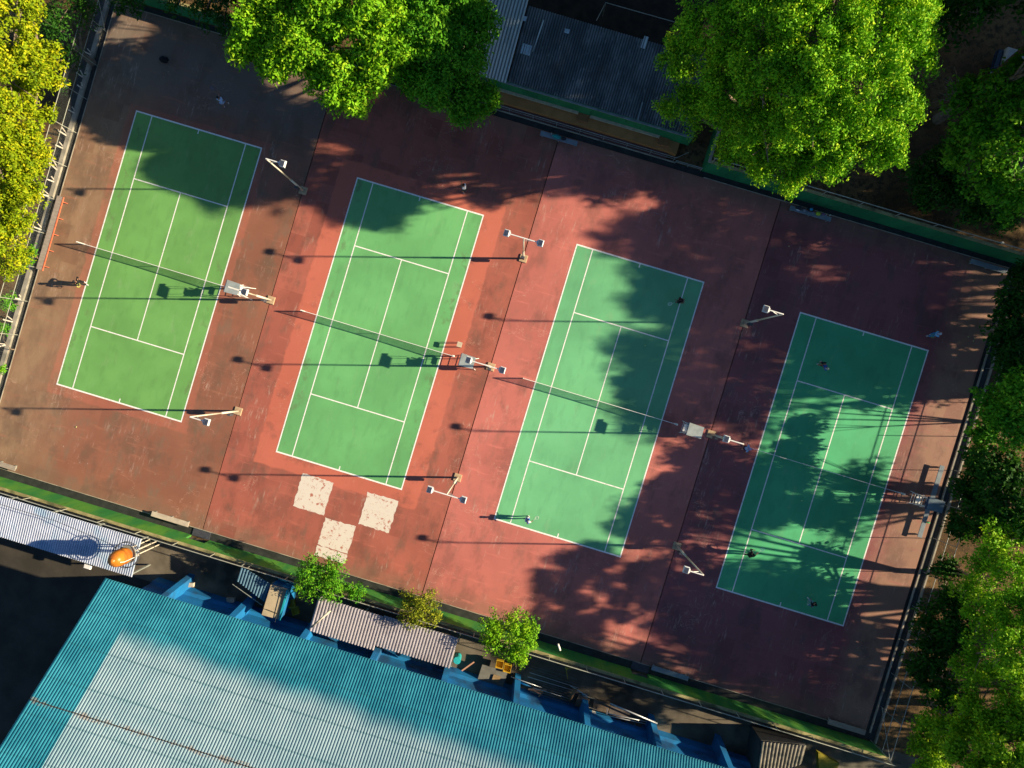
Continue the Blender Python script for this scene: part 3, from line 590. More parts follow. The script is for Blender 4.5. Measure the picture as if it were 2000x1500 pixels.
tree('tall yellow green tree filling the lower right corner', 'tree', [bl(1860, 1400, 60, 8.5), bl(1930, 1380, 75, 11), bl(1990, 1360, 60, 12), bl(1900, 1460, 70, 10.5), bl(1980, 1460, 80, 12.5), bl(1815, 1440, 44, 6.5), bl(1830, 1490, 50, 8), bl(1950, 1530, 80, 12), bl(2060, 1420, 80, 13)], M_YG, (40, -16), .32, .95, 13, .2, .13, clump=(.7, 32), seed=37)
# bottom, growing in the alley
tree('small bright tree growing in the alley over the white painted squares', 'tree', [bl(610, 1115, 36, 4.2), bl(650, 1120, 34, 4.2), bl(600, 1145, 30, 3.8), bl(640, 1150, 32, 4), bl(690, 1155, 24, 3.2)], M_MID, (-9.8, -21.2), .33, 1.1, 24, .19, .10, seed=41, tr=.1)
tree('small tree with spiky golden foliage in the middle of the alley', 'tree', [bl(800, 1172, 24, 4), bl(835, 1175, 26, 4), bl(800, 1205, 24, 3.8), bl(838, 1208, 24, 4), bl(820, 1190, 26, 4.4)], leaf_mat('golden_leaf', (.05, .10, .010), (.20, .26, .015), (.42, .42, .03)), (-3.2, -21.2), .34, 1.0, 24, .22, .08, seed=42, tr=.1)
tree('small dense tree with rounded pale green foliage in the alley beside the pink roof', 'tree', [bl(965, 1222, 30, 4.4), bl(1005, 1215, 30, 4.4), bl(1030, 1228, 26, 4.2), bl(968, 1258, 30, 4), bl(1010, 1262, 34, 4.4), bl(1012, 1288, 22, 3.8), bl(1028, 1250, 26, 4.2)], M_BRT, (3.6, -21.5), .33, 1.2, 26, .17, .10, seed=43, tr=.1)
# beyond the frame: the tall row whose crowns shade the right half of the courts
OFF = [(53, -7, 12, 4.0), (27, 39, 12, 5), (26.5, 30, 17.5, 4.2), (53, -15, 8, 4.0), (50, -4, 11.5, 3.8), (49, 4, 11.5, 3.3), (50, 14, 15, 4.4), (51, 24, 16, 5.5), (58, -9, 13, 4.4), (60, 24, 15, 5.5), (60, 34, 15, 5.5), (64, 45, 15, 6.5), (72, 40, 15, 6.5), (52, 47, 15, 6.5), (41, 32, 15, 4), (33, 32, 16, 5.2), (50, 37, 17, 6),
       (46, 14.5, 7.5, 3.4), (22, 34, 13, 5.5), (13, 38, 11, 5.5), (-4, 36, 11, 5), (-20, 34, 11, 5.5)]
OW = ['third row, just below the net', 'far behind the huge round tree', 'behind the right shoulder of the huge round tree', 'first row, level with the near baseline', 'first row, just below the net', 'first row, just above the net', 'first row, at the far service line', 'first row, by the far corner', 'second row, just below the net', 'second row, by the far corner', 'second row, farthest away', 'third row, left one of the far corner', 'third row, right one of the far corner', 'third row, beyond the van', 'behind the dark olive tree', 'behind the white van', 'in the far corner clump',
      'low, level with the far baseline', 'behind the huge round tree', 'right behind the pavilion', 'left behind the pavilion', 'behind the two leafy trees']
for k, (x, y, z, r) in enumerate(OFF):
    g = random.Random(k); B = [(x + g.uniform(-1, 1) * r * .75, y + g.uniform(-1, 1) * r * .75, z + g.uniform(-2.6, 2.4), r * g.uniform(.40, .62), r * .38) for _ in range(15)]
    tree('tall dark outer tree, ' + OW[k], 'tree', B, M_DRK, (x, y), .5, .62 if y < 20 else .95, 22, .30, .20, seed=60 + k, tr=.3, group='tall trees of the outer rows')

# ================================================================== nets, poles, chairs, benches
WP = mat('white_enamel', (.78, .78, .74), .45, .08, 3); TAPE = mat('white_tape', (.85, .85, .8), .7, .05, 5)
NL = ['leftmost court', 'second court from the left', 'third court from the left', 'shaded rightmost court']
for i in range(4):
    cx, cy = CX[i], CY[i]; n = thing('tennis_net', (cx, cy, 0), 'black tennis net with white top band across the ' + NL[i], 'net', 'tennis nets across the courts')
    def zt(x): return .914 + .156 * abs(x / 6.45) ** 1.6
    xs = np.linspace(-6.4, 6.4, 25); mb = MB(); vs = []
    for x in xs: vs += [(cx + x, cy, .03), (cx + x, cy, zt(x) - .03)]
    obj('netting', MB().add(vs, [(2 * k, 2 * k + 2, 2 * k + 3, 2 * k + 1) for k in range(24)]), NETM, n)
    tp = MB()
    for k in range(24): a, b = xs[k], xs[k + 1]; tp.beam((cx + a, cy, zt(a) - .03), (cx + b, cy, zt(b) - .03), .04, .065)
    obj('top_band', tp, TAPE, n)
    for s in (-1, 1):
        obj('net_post', MB().tube([(cx + s * 6.48, cy, 0), (cx + s * 6.48, cy, 1.07)], .05, 8), WP, n)
    obj('center_strap', MB().box(cx - .03, cx + .03, cy - .012, cy + .012, .02, .9), TAPE, n)
    obj('winch', MB().box(cx + 6.38, cx + 6.58, cy - .08, cy + .08, .7, 1.0, .02), WP, n)

POLE = mat('cream_pole_paint', (.66, .60, .48), .5, .12, 2); HEADM = mat('lamp_housing', (.62, .64, .66), .4, .1, 3); GL = mat('lamp_glass', (.35, .38, .42), .12); DKH = mat('lamp_dark', (.06, .065, .08), .5)
PH = 8.35
poles = [(0, 9.6, 1, 'single lamp pole beyond the service line between the two left courts'), (0, .15, 1, 'single lamp pole rising over the umpire chair of the leftmost court'), (0, -9.47, 1, 'single lamp pole near the lower corner of the leftmost court'),
         (1, 9.43, 2, 'twin lamp pole between the middle courts beyond their service lines'), (1, .1, 2, 'twin lamp pole beside the umpire chair of the second court'), (1, -9.47, 2, 'twin lamp pole between the middle courts near the white squares'),
         (2, 9.52, -1, 'single lamp pole near the top corner of the shaded right court'), (2, 0, -1, 'single lamp pole beside the person in pale blue near the right net'), (2, -9.65, -1, 'single lamp pole with a thin brace between the two right courts at their lower end')]
for j, y, kind, lab in poles:
    x = JX[j] + .05; t = thing('floodlight_pole', (x, y, 0), lab, 'floodlight', 'floodlight poles between the courts')
    obj('footing', MB().box(x - .32, x + .32, y - .32, y + .32, -.05, .09, .03), mat('footing_paint', (.45, .33, .2), .8, .2, 3), t)
    obj('pole', MB().tube([(x, y, .05), (x, y, 3.2)], .085, 12).tube([(x, y, 3.2), (x, y, PH)], [.062, .05], 12), POLE, t, True)
    obj('junction_box', MB().box(x - .15, x + .15, y - .3, y - .10, 1.2, 1.75, .02), DKH, t)
    ext = {1: [(0, 1.15)], -1: [(-1.15, 0)], 2: [(-1.1, 1.1)]}[kind][0]
    obj('crossarm', MB().beam((x + ext[0], y, PH), (x + ext[1], y, PH), .07, .07), WP, t)
    obj('stay', MB().beam((x, y, PH - .9), (x + (ext[1] or ext[0]) * .7, y, PH - .03), .035, .035), WP, t)
    for s in ([1] if kind == 1 else [-1] if kind == -1 else [-1, 1]):
        hx = x + s * 1.25
        h = obj('lamp_head', MB().box(hx - .2, hx + .2, y - .24, y + .24, PH - .12, PH + .1, .05), HEADM, t)
        fn = MB()
        for k in range(4): fn.box(hx - .16 + k * .09, hx - .13 + k * .09, y - .2, y + .2, PH + .103, PH + .15)
        obj('cooling_fins', fn, DKH, h); obj('glass', MB().box(hx - .16, hx + .16, y - .2, y + .2, PH - .135, PH - .123), GL, h)
        obj('bracket', MB().beam((hx - s * .28, y, PH), (hx - s * .2, y, PH), .3, .05), WP, h)

CANO = mat('canopy_sheet', (.42, .47, .44), .5, .15, 2, dirt=(.5, .44, .3), dk=.4); SEATB = mat('navy_seat', (.02, .05, .12), .5)
CANOD = mat('blue_grey_canopy_sheet', (.17, .24, .29), .5, .15, 2)
def umpire(x, y, lab, cano, seat):
    """chair faces -x, ladder on its court side"""
    t = thing('umpire_chair', (x, y, 0), lab, 'umpire chair', 'umpire chairs at the net posts')
    w0, w1 = .5, .3; zs = 1.75
    for sx, xx in ((-1, -.45), (1, .62)):
        for s in (-1, 1): obj('leg', MB().tube([(x + xx, y + s * w0, 0), (x + sx * .22 + .1, y + s * w1, zs)], .03, 8), WP, t)
    rg = MB()
    for k in range(1, 6):
        f = k / 6; xx = -.45 + f * (.33); ww = w0 + f * (w1 - w0); rg.tube([(x + xx, y - ww, f * zs), (x + xx, y + ww, f * zs)], .02, 6)
    obj('ladder_rungs', rg, WP, t)
    cr = MB()
    for s in (-1, 1):
        for f in (.3, .7): ww = w0 + f * (w1 - w0); cr.tube([(x - .45 + f * .33, y + s * ww, f * zs), (x + .62 - f * .3, y + s * ww, f * zs)], .018, 6)
    obj('side_stretcher', cr, WP, t)
    obj('platform', MB().box(x - .5, x - .1, y - .3, y + .3, 1.1, 1.14), WP, t)
    obj('seat', MB().box(x - .12, x + .36, y - .29, y + .29, zs, zs + .06, .01), seat, t)
    obj('backrest', MB().box(x + .36, x + .40, y - .29, y + .29, zs + .1, zs + .6), seat, t)
    obj('armrest', MB().box(x - .1, x + .36, y - .34, y - .29, zs + .26, zs + .3), WP, t); obj('armrest', MB().box(x - .1, x + .36, y + .29, y + .34, zs + .26, zs + .3), WP, t)
    obj('desk', MB().box(x - .3, x - .14, y - .26, y + .26, zs + .32, zs + .35), seat, t)
    for s in (-1, 1): obj('canopy_post', MB().tube([(x + .4, y + s * .33, zs), (x + .36, y + s * .36, 2.98)], .018, 6), WP, t); obj('canopy_post', MB().tube([(x - .3, y + s * .30, zs + .35), (x - .36, y + s * .36, 2.92)], .016, 6), WP, t)
    cp = MB(); cp.add([(x - .55, y - .5, 2.86), (x + .6, y - .46, 3.0), (x + .6, y + .46, 3.0), (x - .55, y + .5, 2.86), (x - .55, y - .5, 2.9), (x + .6, y - .46, 3.04), (x + .6, y + .46, 3.04), (x - .55, y + .5, 2.9)],
                      [(3, 2, 1, 0), (4, 5, 6, 7), (0, 1, 5, 4), (1, 2, 6, 5), (2, 3, 7, 6), (3, 0, 4, 7)])
    obj('canopy', cp, cano, t); obj('valance', MB().box(x - .6, x - .56, y - .5, y + .5, 2.68, 2.9), SEATB, t)
    return t
umpire(-23.85, .2, 'white umpire chair with grey green canopy at the leftmost court', CANO, WP)
umpire(-4.45, -.02, 'umpire chair mostly hidden under its own pale canopy at the second court', CANO, WP)
umpire(14.2, -.1, 'umpire chair with navy seat and pale canopy at the third court', CANO, SEATB)
umpire(33.75, -.25, 'umpire chair with blue grey canopy standing over the benches at the right court', CANOD, SEATB)
# little table by net 2
tb = thing('score_table', (-5.55, 1.05, 0), 'small pale square table beside the net post of the second court', 'table')
obj('tabletop', MB().box(-5.8, -5.4, .9, 1.32, .82, .86), mat('table_pale', (.6, .52, .38), .6), tb)
for a in (-5.77, -5.43):
    for b in (.93, 1.29): obj('leg', MB().beam((a, b, 0), (a, b, .82), .04, .04), mat('table_leg', (.3, .1, .07), .6), tb)

PLK = mat('weathered_plank', (.34, .29, .24), .8, .2, 2, stretch=(1, 6, 1)); PLB = mat('blue_grey_plank', (.20, .25, .28), .7, .15, 2); REDS = mat('red_steel', (.62, .16, .08), .5)
def bench(x0, x1, y0, y1, lab, m, legm=RAILD, z=.45, red=False, along='x'):
    t = thing('bench', ((x0 + x1) / 2, (y0 + y1) / 2, 0), lab, 'bench', 'benches round the edge of the courts')
    obj('seat', MB().box(x0, x1, y0, y1, z - .05, z, .01), m, t)
    L = (x1 - x0) if along == 'x' else (y1 - y0); n = max(2, int(L / 1.4) + 1)
    for k in range(n):
        f = .06 + .88 * k / (n - 1)
        if along == 'x': xx = x0 + f * L; mb = MB().box(xx - .04, xx + .04, y0 + .04, y1 - .04, -.09, z - .052)
        else: yy = y0 + f * L; mb = MB().box(x0 + .04, x1 - .04 + (.18 if red else 0), yy - .04, yy + .04, -.09, z - .052 if not red else .1); 
        if red: mb = MB().beam((x0 + .1, yy, z - .06), (x1 + .22, yy, .02), .05, .05).beam((x0 + .1, yy, z - .06), (x0 + .1, yy, 0), .05, .05)
        obj('leg', mb, legm, t)
    if red: obj('edge_rail', MB().box(x1 + .004, x1 + .07, y0, y1, z - .07, z + .02), REDS, t)
    return t
bench(-41.02, -40.5, -2.95, 3.35, 'long grey plank bench with orange red brackets beside the leftmost court', PLK, REDS, .45, True, 'y')
bench(-42.2, -38.0, -19.55, -19.15, 'weathered bench with an orange end in the lower left corner of the courts', PLK)
bench(-26.08, -22.85, -19.82, -19.4, 'sunlit pale bench along the lower wall near the first joint', mat('pale_plank', (.5, .43, .34), .8, .15, 2))
bench(17.12, 20.25, -19.95, -19.55, 'blue grey bench along the lower wall near the third joint', PLB)
bench(32.2, 35.35, -19.98, -19.55, 'grey bench in the lower right corner of the courts', PLK)
bench(-4.26, -1.12, 19.38, 19.78, 'blue grey bench with a teal bag in front of the stand', PLB)
bench(16.95, 20.42, 19.35, 19.72, 'dark bench covered with bags at the far end of the right courts', PLB)
bench(32.2, 35.25, 19.35, 19.75, 'empty dark blue bench in the far right corner', PLB)
bench(34.72, 35.1, -.1, 2.98, 'sunlit end of the bench pair behind the right umpire chair, upper bench', PLB, along='y')
bench(34.66, 35.02, -3.15, -.16, 'lower bench of the pair behind the right umpire chair', PLB, along='y')
# bags and bottles
def bag(u, v, z, l, wd, h, c, lab, rot=0):
    p = at(u, v, z); t = thing('sports_bag', (p.x, p.y, z), lab, 'bag'); mb = MB(); mb.ball((0, 0, h * .5), l / 2, wd / 2, h / 2, 14, 8)
    m = mat('cloth_%d_%d' % (u, v), c, .8, .15, 6)
    o = obj('bag_body', mb, m, t, True, True); sl = MB().tube([(-l * .3, wd * .2, h * .75), (-l * .1, wd * .35, h * 1.25), (l * .1, wd * .35, h * 1.25), (l * .3, wd * .2, h * .75)], .018, 6); obj('strap', sl, DKH, t, False, True)
    t.rotation_euler.z = rot
bag(1087, 268, .46, .75, .35, .3, (.02, .30, .30), 'teal bag lying open on the bench in front of the stand')
bag(1100, 271, .46, .5, .3, .22, (.03, .035, .04), 'black bag beside the teal bag')
bag(1559, 407, .46, .6, .36, .3, (.04, .04, .045), 'black bag with white stripes at the left end of the bag covered bench')
bag(1558, 410, .70, .34, .10, .06, (.8, .8, .8), 'folded white towel on the black striped bag')
bag(1570, 411, .46, .3, .25, .2, (.25, .25, .3), 'small grey bag beside the striped one')
bag(1582, 410, .46, .6, .4, .32, (.02, .02, .03), 'large black bag under the bright blue bag')
bag(1584, 409, .75, .26, .24, .16, (.03, .38, .62), 'bright blue bag on the large black bag')
bag(1597, 418, .46, .40, .36, .28, (.45, .60, .05), 'lime yellow bag near the right end of the bench')
bag(1607, 419, .46, .22, .26, .2, (.25, .16, .3), 'small purple bag beside the lime bag')
bag(1812, 1020, .46, .34, .16, .1, (.12, .55, .18), 'green cloth lying on the lower bench beside the right court')
bag(322, 118, 0, .85, .55, .32, (.01, .01, .012), 'black bag left on the court surface near the top left')
def bottle(u, v, c, lab):
    p = at(u, v, .46); t = thing('bottle', p, lab, 'bottle'); obj('bottle_body', MB().tube([(0, 0, 0), (0, 0, .17), (0, 0, .21)], [.04, .04, .018], 8), mat('bt%d' % u, c, .3), t, True, True)
    obj('cap', MB().tube([(0, 0, .21), (0, 0, .245)], .02, 8), WP, t, False, True)
bottle(1612, 421, (.3, .5, .6), 'clear blue bottle near the right end of the bag covered bench'); bottle(1620, 421, (.7, .7, .6), 'pale bottle standing at the right end of the bag covered bench')
bottle(1077, 262, (.6, .6, .55), 'pale bottle at the left of the teal bag')
# tennis balls
BALL = mat('ball_felt', (.70, .78, .30), .9, .1, 30)
for u, v, lab in ((1541, 481, 'tennis ball alone beside the third joint below the bag bench'), (1566, 978, 'tennis ball on the right court below the net'), (1891, 658, 'tennis ball left of the three behind the right court'), (1904, 661, 'tennis ball right of the three behind the right court'),
                  (1901, 666, 'tennis ball lowest of the three behind the right court'), (1922, 649, 'tennis ball of the pair against the right gutter, left one'), (1927, 646, 'tennis ball of the pair against the right gutter, right one'), (149, 834, 'tennis ball below the leftmost court'),
                  (1260, 675, 'tennis ball on the third court in shade')):
    p = at(u, v, .04); b = obj('tennis_ball', MB().ball((0, 0, 0), .04, n=12, m=8), BALL, None, True); b.location = (p.x, p.y, .045); tag(b, lab, 'ball', 'tennis balls')
# dark drain grates where the joints meet the lower wall
for x, lab in ((-21.8, 'black drain grate in the wall opening at the first joint'), (16.35, 'black drain grate in the wall opening at the third joint')):
    t = thing('drain_grate', (x, -20.3, 0), lab, 'drain grate'); obj('frame', MB().box(x - .75, x + .75, -20.5, -19.85, -.09, -.02), DKH, t); mb = MB()
    for k in range(4): mb.box(x - .7, x + .7, -20.44 + k * .16, -20.41 + k * .16, -.02, .0)
    obj('bars', mb, DKH, t)
# concrete stubs outside the left fence
CS = mat('pale_concrete', (.66, .6, .48), .8, .15, 3)
for k, (a, b) in enumerate([((193, 62), (176, 55)), ((181, 108), (163, 100)), ((162, 151), (149, 142)), ((161, 173), (151, 166)), ((148, 222), (133, 214)), ((133, 267), (113, 254)), ((126, 291), (108, 283)), ((115, 336), (96, 318)), ((108, 356), (92, 350)), ((99, 384), (78, 378)), ((86, 451), (66, 443)), ((42, 585), (29, 582)), ((29, 630), (6, 624)), ((15, 673), (-8, 678))]):
    p = at(*a, .1); q = at(*b, .45); t = obj('concrete_stay', MB().beam(p - Vector((0, 0, .15)), q, .10, .10).beam(p - Vector((0, 0, .15)), q + Vector((.1, .35, -.2)), .07, .07), CS)
    tag(t, 'broken pale concrete stay outside the left fence, %s counted from the top' % ['topmost', 'second', 'third', 'fourth', 'fifth', 'sixth', 'seventh', 'eighth', 'ninth', 'tenth', 'eleventh', 'twelfth', 'thirteenth', 'last'][k], 'concrete stay', 'concrete stays outside the left fence')
# litter on the soil, top right and right
for u, v, c, lab in ((1958, 474, (.8, .78, .7), 'white scrap of litter on the soil beyond the far right corner'), (1980, 543, (.75, .75, .6), 'crumpled white bag on the soil outside the right fence near its corner'), (1963, 661, (.35, .42, .38), 'grey bottle on the soil outside the right fence')):
    p = at(u, v, 0); o = obj('litter', MB().ball((0, 0, 0), .16, .12, .07, 7, 5), mat('lit%d' % u, c, .7)); o.location = (p.x, p.y, -.03); tag(o, lab, 'litter')
wb = thing('parked_van', at(1990, 118, 0), 'corner of a white vehicle roof showing beyond the dark olive tree', 'vehicle')
p = at(2010, 125, 1.9); obj('body', MB().box(p.x - 1.9, p.x + 2.6, p.y - .9, p.y + .9, .3, 1.9, .12), mat('white_body', (.5, .53, .52), .3), wb); obj('windscreen', MB().box(p.x - 2.3, p.x - 1.92, p.y - .8, p.y + .8, .9, 1.5, .1), mat('dark_glass', (.02, .04, .07), .15), wb)
for sx in (-1.2, 1.7):
    for sy in (-.92, .92): obj('wheel', MB().tube([(p.x + sx, p.y + sy - .08, .3), (p.x + sx, p.y + sy + .08, .3)], .33, 14), DKH, wb)

# ================================================================== the alley
# orange tank on its tower
tk = thing('water_tank_tower', (-24.75, -21.5, -.1), 'orange rounded water tank on a slim pale steel tower above the ribbed shed roof', 'water tank')
T0 = at(243, 1085, 5.0); tx, ty = T0.x, T0.y; ORG = mat('orange_plastic', (.55, .19, .02), .35, .18, 1.5, dirt=(.3, .05, .02), dk=.5)
prof = [(.0, 4.75), (.52, 4.78), (.60, 4.95), (.60, 5.2), (.64, 5.24), (.60, 5.3), (.60, 5.7), (.64, 5.74), (.60, 5.8), (.58, 6.15), (.45, 6.42), (.25, 6.55), (.18, 6.56), (.18, 6.68), (0, 6.70)]
mb = MB(); n = 22; mb.add([(tx + r * math.cos(6.2832 * a / n), ty + r * math.sin(6.2832 * a / n), z) for r, z in prof for a in range(n)], [(k * n + a, k * n + (a + 1) % n, (k + 1) * n + (a + 1) % n, (k + 1) * n + a) for k in range(len(prof) - 1) for a in range(n)])
obj('tank', mb, ORG, tk, True); rg = MB().ring((tx, ty, 4.9), .98, .03, 26)
for k in range(14): a = 6.2832 * k / 14; rg.tube([(tx + .98 * math.cos(a), ty + .98 * math.sin(a), 4.9), (tx + .98 * math.cos(a), ty + .98 * math.sin(a), 4.68)], .018, 5)
rg.ring((tx, ty, 4.68), .98, .03, 26); obj('guard_ring', rg, DKH, tk); obj('platform', MB().tube([(tx, ty, 4.62), (tx, ty, 4.74)], .72, 20), RAILD, tk)
for dx, dy in ((.28, .22), (-.28, .22), (.28, -.22), (-.28, -.22)): obj('leg', MB().tube([(tx + dx, ty + dy, -.1), (tx + dx, ty + dy, 4.62)], .045, 8), CS, tk)
br = MB()
for z in (1.2, 2.4, 3.6): br.tube([(tx - .28, ty + .22, z), (tx + .28, ty + .22, z + .5)], .02, 5).tube([(tx - .28, ty - .22, z), (tx + .28, ty - .22, z + .5)], .02, 5)
obj('brace', br, RAILD, tk); obj('pipe', MB().tube([(tx + .5, ty, 6.4), (tx + .66, ty, 6.1), (tx + .68, ty, 4.2)], .03, 6), WP, tk)
wi = obj('overhead_cable', MB().tube([at(0, 985, 4), at(110, 1018, 3.75), at(215, 1062, 4.1), (tx - .3, ty, 4.7)], .018, 5), DKH); tag(wi, 'thin black cable slung over the pale ribbed shed roof', 'cable')
bx = thing('white_box', at(170, 1107, 2.4), 'small white box on a stick beyond the edge of the ribbed shed roof', 'box'); p = at(170, 1107, 2.4)
obj('case', MB().box(p.x - .28, p.x + .28, p.y - .18, p.y + .18, 2.2, 2.4, .03), WP, bx); obj('post', MB().tube([(p.x, p.y, -.1), (p.x, p.y, 2.2)], .04, 6), RAILD, bx)
# crates
YC = mat('yellow_plastic', (.62, .40, .03), .45, .12, 3); YD = mat('dull_yellow_plastic', (.30, .26, .03), .5, .12, 3)
def crate(u, v, z, rot, m, lab, s=.55):
    p = at(u, v, z); t = thing('plastic_crate', (p.x, p.y, z - s * .6), lab, 'crate', 'yellow crates in the alley'); mb = MB(); h = s * .6
    mb.box(-s / 2, s / 2, -s / 2, s / 2, 0, .03)
    for q in ((-s / 2, s / 2, -s / 2, -s / 2 + .03), (-s / 2, s / 2, s / 2 - .03, s / 2), (-s / 2, -s / 2 + .03, -s / 2 + .03, s / 2 - .03), (s / 2 - .03, s / 2, -s / 2 + .03, s / 2 - .03)): mb.box(*q, .03, h)
    obj('crate_body', mb, m, t, False, True); rm = MB()
    for q in ((-s / 2 - .02, s / 2 + .02, -s / 2 - .02, -s / 2), (-s / 2 - .02, s / 2 + .02, s / 2, s / 2 + .02)): rm.box(*q, h - .05, h + .01)
    obj('rim', rm, m, t, False, True); t.rotation_euler.z = rot
crate(976, 1298, 1.0, .1, YC, 'bright yellow crate under the dense pale green tree, left of two', .6); crate(991, 1306, 1.0, .05, YC, 'bright yellow crate under the dense pale green tree, right of two', .6)
crate(568, 1180, 1.4, .5, YD, 'dull yellow crate in shade beside the small tree, farther one'); crate(576, 1194, 1.4, .6, YD, 'dull yellow crate in shade beside the small tree, nearer one')
# barrel and planks
p = at(893, 1290, .9); t = thing('barrel', (p.x, p.y, 0), 'teal plastic barrel at the right end of the pink ribbed roof', 'barrel')
obj('drum', MB().tube([(p.x, p.y, -.1), (p.x, p.y, .25), (p.x, p.y, .3), (p.x, p.y, .6), (p.x, p.y, .65), (p.x, p.y, .9)], [.28, .3, .28, .28, .3, .28], 16), mat('teal_plastic', (.02, .34, .36), .4), t, True); obj('lid', MB().tube([(p.x, p.y, .9), (p.x, p.y, .94)], .3, 16), mat('teal_plastic2', (.03, .42, .44), .4), t)
WD = mat('old_wood', (.25, .15, .08), .8, .25, 3); WD2 = mat('pinkish_wood', (.45, .24, .16), .8, .2, 3); STL = mat('bright_steel', (.62, .66, .68), .35, .1, 4, .4); DST = mat('dull_steel', (.17, .18, .18), .5, .25, 4, .4); YS = mat('yellow_steel', (.5, .38, .04), .5)
def lay(name, a, b, za, zb, r, m, lab, cat, grp=None, box=False):
    p = at(*a, za); q = at(*b, zb); mb = MB().beam(p, q, r * 2.2, r) if box else MB().tube([p, q], r, 8)
    o = obj(name, mb, m, None, not box); tag(o, lab, cat, grp)
# pipe rack
g = random.Random(3)
for k in range(15):
    u0 = 1035 + g.uniform(-5, 25); v0 = 1300 + k * 4.6 + (u0 - 1035) * .29; L = g.uniform(55, 120)
    lay('steel_pipe', (u0, v0), (u0 + L, v0 + L * .30 + g.uniform(-2, 2)), .2 + .05 * k % .3 + .3, .35 + g.uniform(-.1, .25), .022, DST if g.random() < .7 else STL, 'thin steel pipe lying in the heap between the green wall and the blue hall', 'pipe', 'steel pipes heaped in the alley')
lay('white_pipe', (1192, 1374), (1284, 1413), 1.1, 1.2, .06, STL, 'longest bright white pipe resting on the junk heap', 'pipe')
lay('steel_angle', (1186, 1393), (1264, 1410), .8, .8, .035, STL, 'upper bar of a pale angle frame on the junk heap', 'steel bar'); lay('steel_angle', (1184, 1397), (1262, 1414), .8, .8, .035, STL, 'lower bar of a pale angle frame on the junk heap', 'steel bar')
lay('steel_angle', (1186, 1384), (1185, 1395), .85, .8, .03, STL, 'short upright end bar of the pale angle frame', 'steel bar')
lay('steel_bar', (1114, 1339), (1148, 1360), .9, .7, .035, STL, 'short pale bar left of the junk heap', 'steel bar'); lay('steel_rail', (998, 1322), (1058, 1343), .9, .9, .035, STL, 'pale rail along the edge of the pipe rack', 'steel bar')
lay('blue_tube', (1016, 1333), (1037, 1341), .5, .5, .07, mat('blue_tube', (.03, .25, .5), .4), 'short bright blue tube against the hall wall', 'tube')
for a, b, lab in (((1032, 1346), (1068, 1348), 'thin yellowish plank crossing the wood pile'), ((1040, 1345), (1056, 1356), 'pinkish plank in the wood pile'), ((1056, 1356), (1048, 1366), 'short pinkish plank sloping down the hall wall'), ((902, 1310), (926, 1293), 'reddish plank leaning beside the teal barrel')):
    lay('plank', a, b, .6, .5, .05, WD2, lab, 'plank', None, True)
lay('timber', (1125, 1345), (1112, 1368), .8, .7, .14, WD, 'thick brown timber at the left end of the junk heap', 'timber')
# brown sheets and boxes of the junk heap
def sheet(name, pts, z, th, m, lab, cat, tilt=0):
    q = [at(u, v, z) for u, v in pts]; o = obj(name, MB().hexa([(p.x, p.y) for p in q], [z - th + tilt * i for i in (0, 0, 1, 1)], [z + tilt * i for i in (0, 0, 1, 1)]), m); tag(o, lab, cat)
TP = mat('brown_board', (.15, .11, .075), .85, .25, 2); TG = mat('grey_sheet', (.16, .16, .14), .6, .2, 2)
sheet('board', [(1130, 1357), (1152, 1366), (1146, 1384), (1122, 1376)], .7, .08, TP, 'brown board leaning at the left of the junk heap', 'board', .15)
sheet('board', [(1160, 1366), (1192, 1374), (1188, 1396), (1158, 1388)], .55, .3, TP, 'brown sheet in the middle of the junk heap', 'board', -.1)
sheet('board', [(1192, 1380), (1232, 1392), (1226, 1406), (1188, 1394)], .5, .3, mat('wood_grey', (.12, .10, .09), .85, .3, 3), 'dark board under the pale angle frame', 'board')
sheet('clear_sheet', [(942, 1298), (992, 1312), (982, 1344), (932, 1330)], .75, .04, TG, 'large dull grey sheet lying beside the two bright yellow crates', 'sheet')
sheet('box', [(964, 1318), (978, 1322), (974, 1334), (960, 1330)], .86, .1, mat('cardboard', (.30, .21, .11), .9), 'small cardboard box on the dull grey sheet', 'box')
for k in range(5):
    u = 1182 + k * 15; sheet('sack', [(u, 1400 + k * 4), (u + 12, 1403 + k * 4), (u + 10, 1413 + k * 4), (u - 2, 1410 + k * 4)], .45, .45, mat('sack_%d' % (k % 3), [(.10, .09, .08), (.16, .13, .10), (.07, .07, .07)][k % 3], .9, .3, 4), '%s sack of rubble in the row against the blue hall' % ['first dark', 'second brown', 'third blackish', 'fourth dark', 'last brown'][k], 'sack')
sheet('white_pot', [(1157, 1392), (1164, 1394), (1162, 1400), (1155, 1398)], .5, .4, WP, 'small white pot on the ground left of the sacks', 'pot')
ys = thing('yellow_stand', at(1108, 1305, 0), 'broken yellow steel stand leaning on the fence rail above the pipes', 'stand'); mb = MB()
for a, b in (((1104, 1298), (1109, 1326)), ((1104, 1306), (1126, 1305)), ((1112, 1294), (1106, 1308)), ((1118, 1296), (1106, 1310)), ((1120, 1305), (1128, 1304))): mb.tube([at(*a, 1.7), at(*b, 1.3)], .03, 6)
obj('bars', mb, YS, ys)
lay('white_cloth', (1090, 1258), (1094, 1270), 2.5, 2.3, .08, TAPE, 'white rag hanging on the fence above the lower green wall', 'rag')
lay('leaning_pole', (608, 1225), (645, 1193), 4.3, 4.5, .08, mat('cream_pipe', (.6, .55, .42), .6), 'cream pole crossing the left end of the pink ribbed roof', 'pole')
sheet('crate_frame', [(1598, 1470), (1640, 1492), (1630, 1510), (1600, 1505)], 1.0, .5, YD, 'dull yellow slatted box at the right end of the alley', 'box')
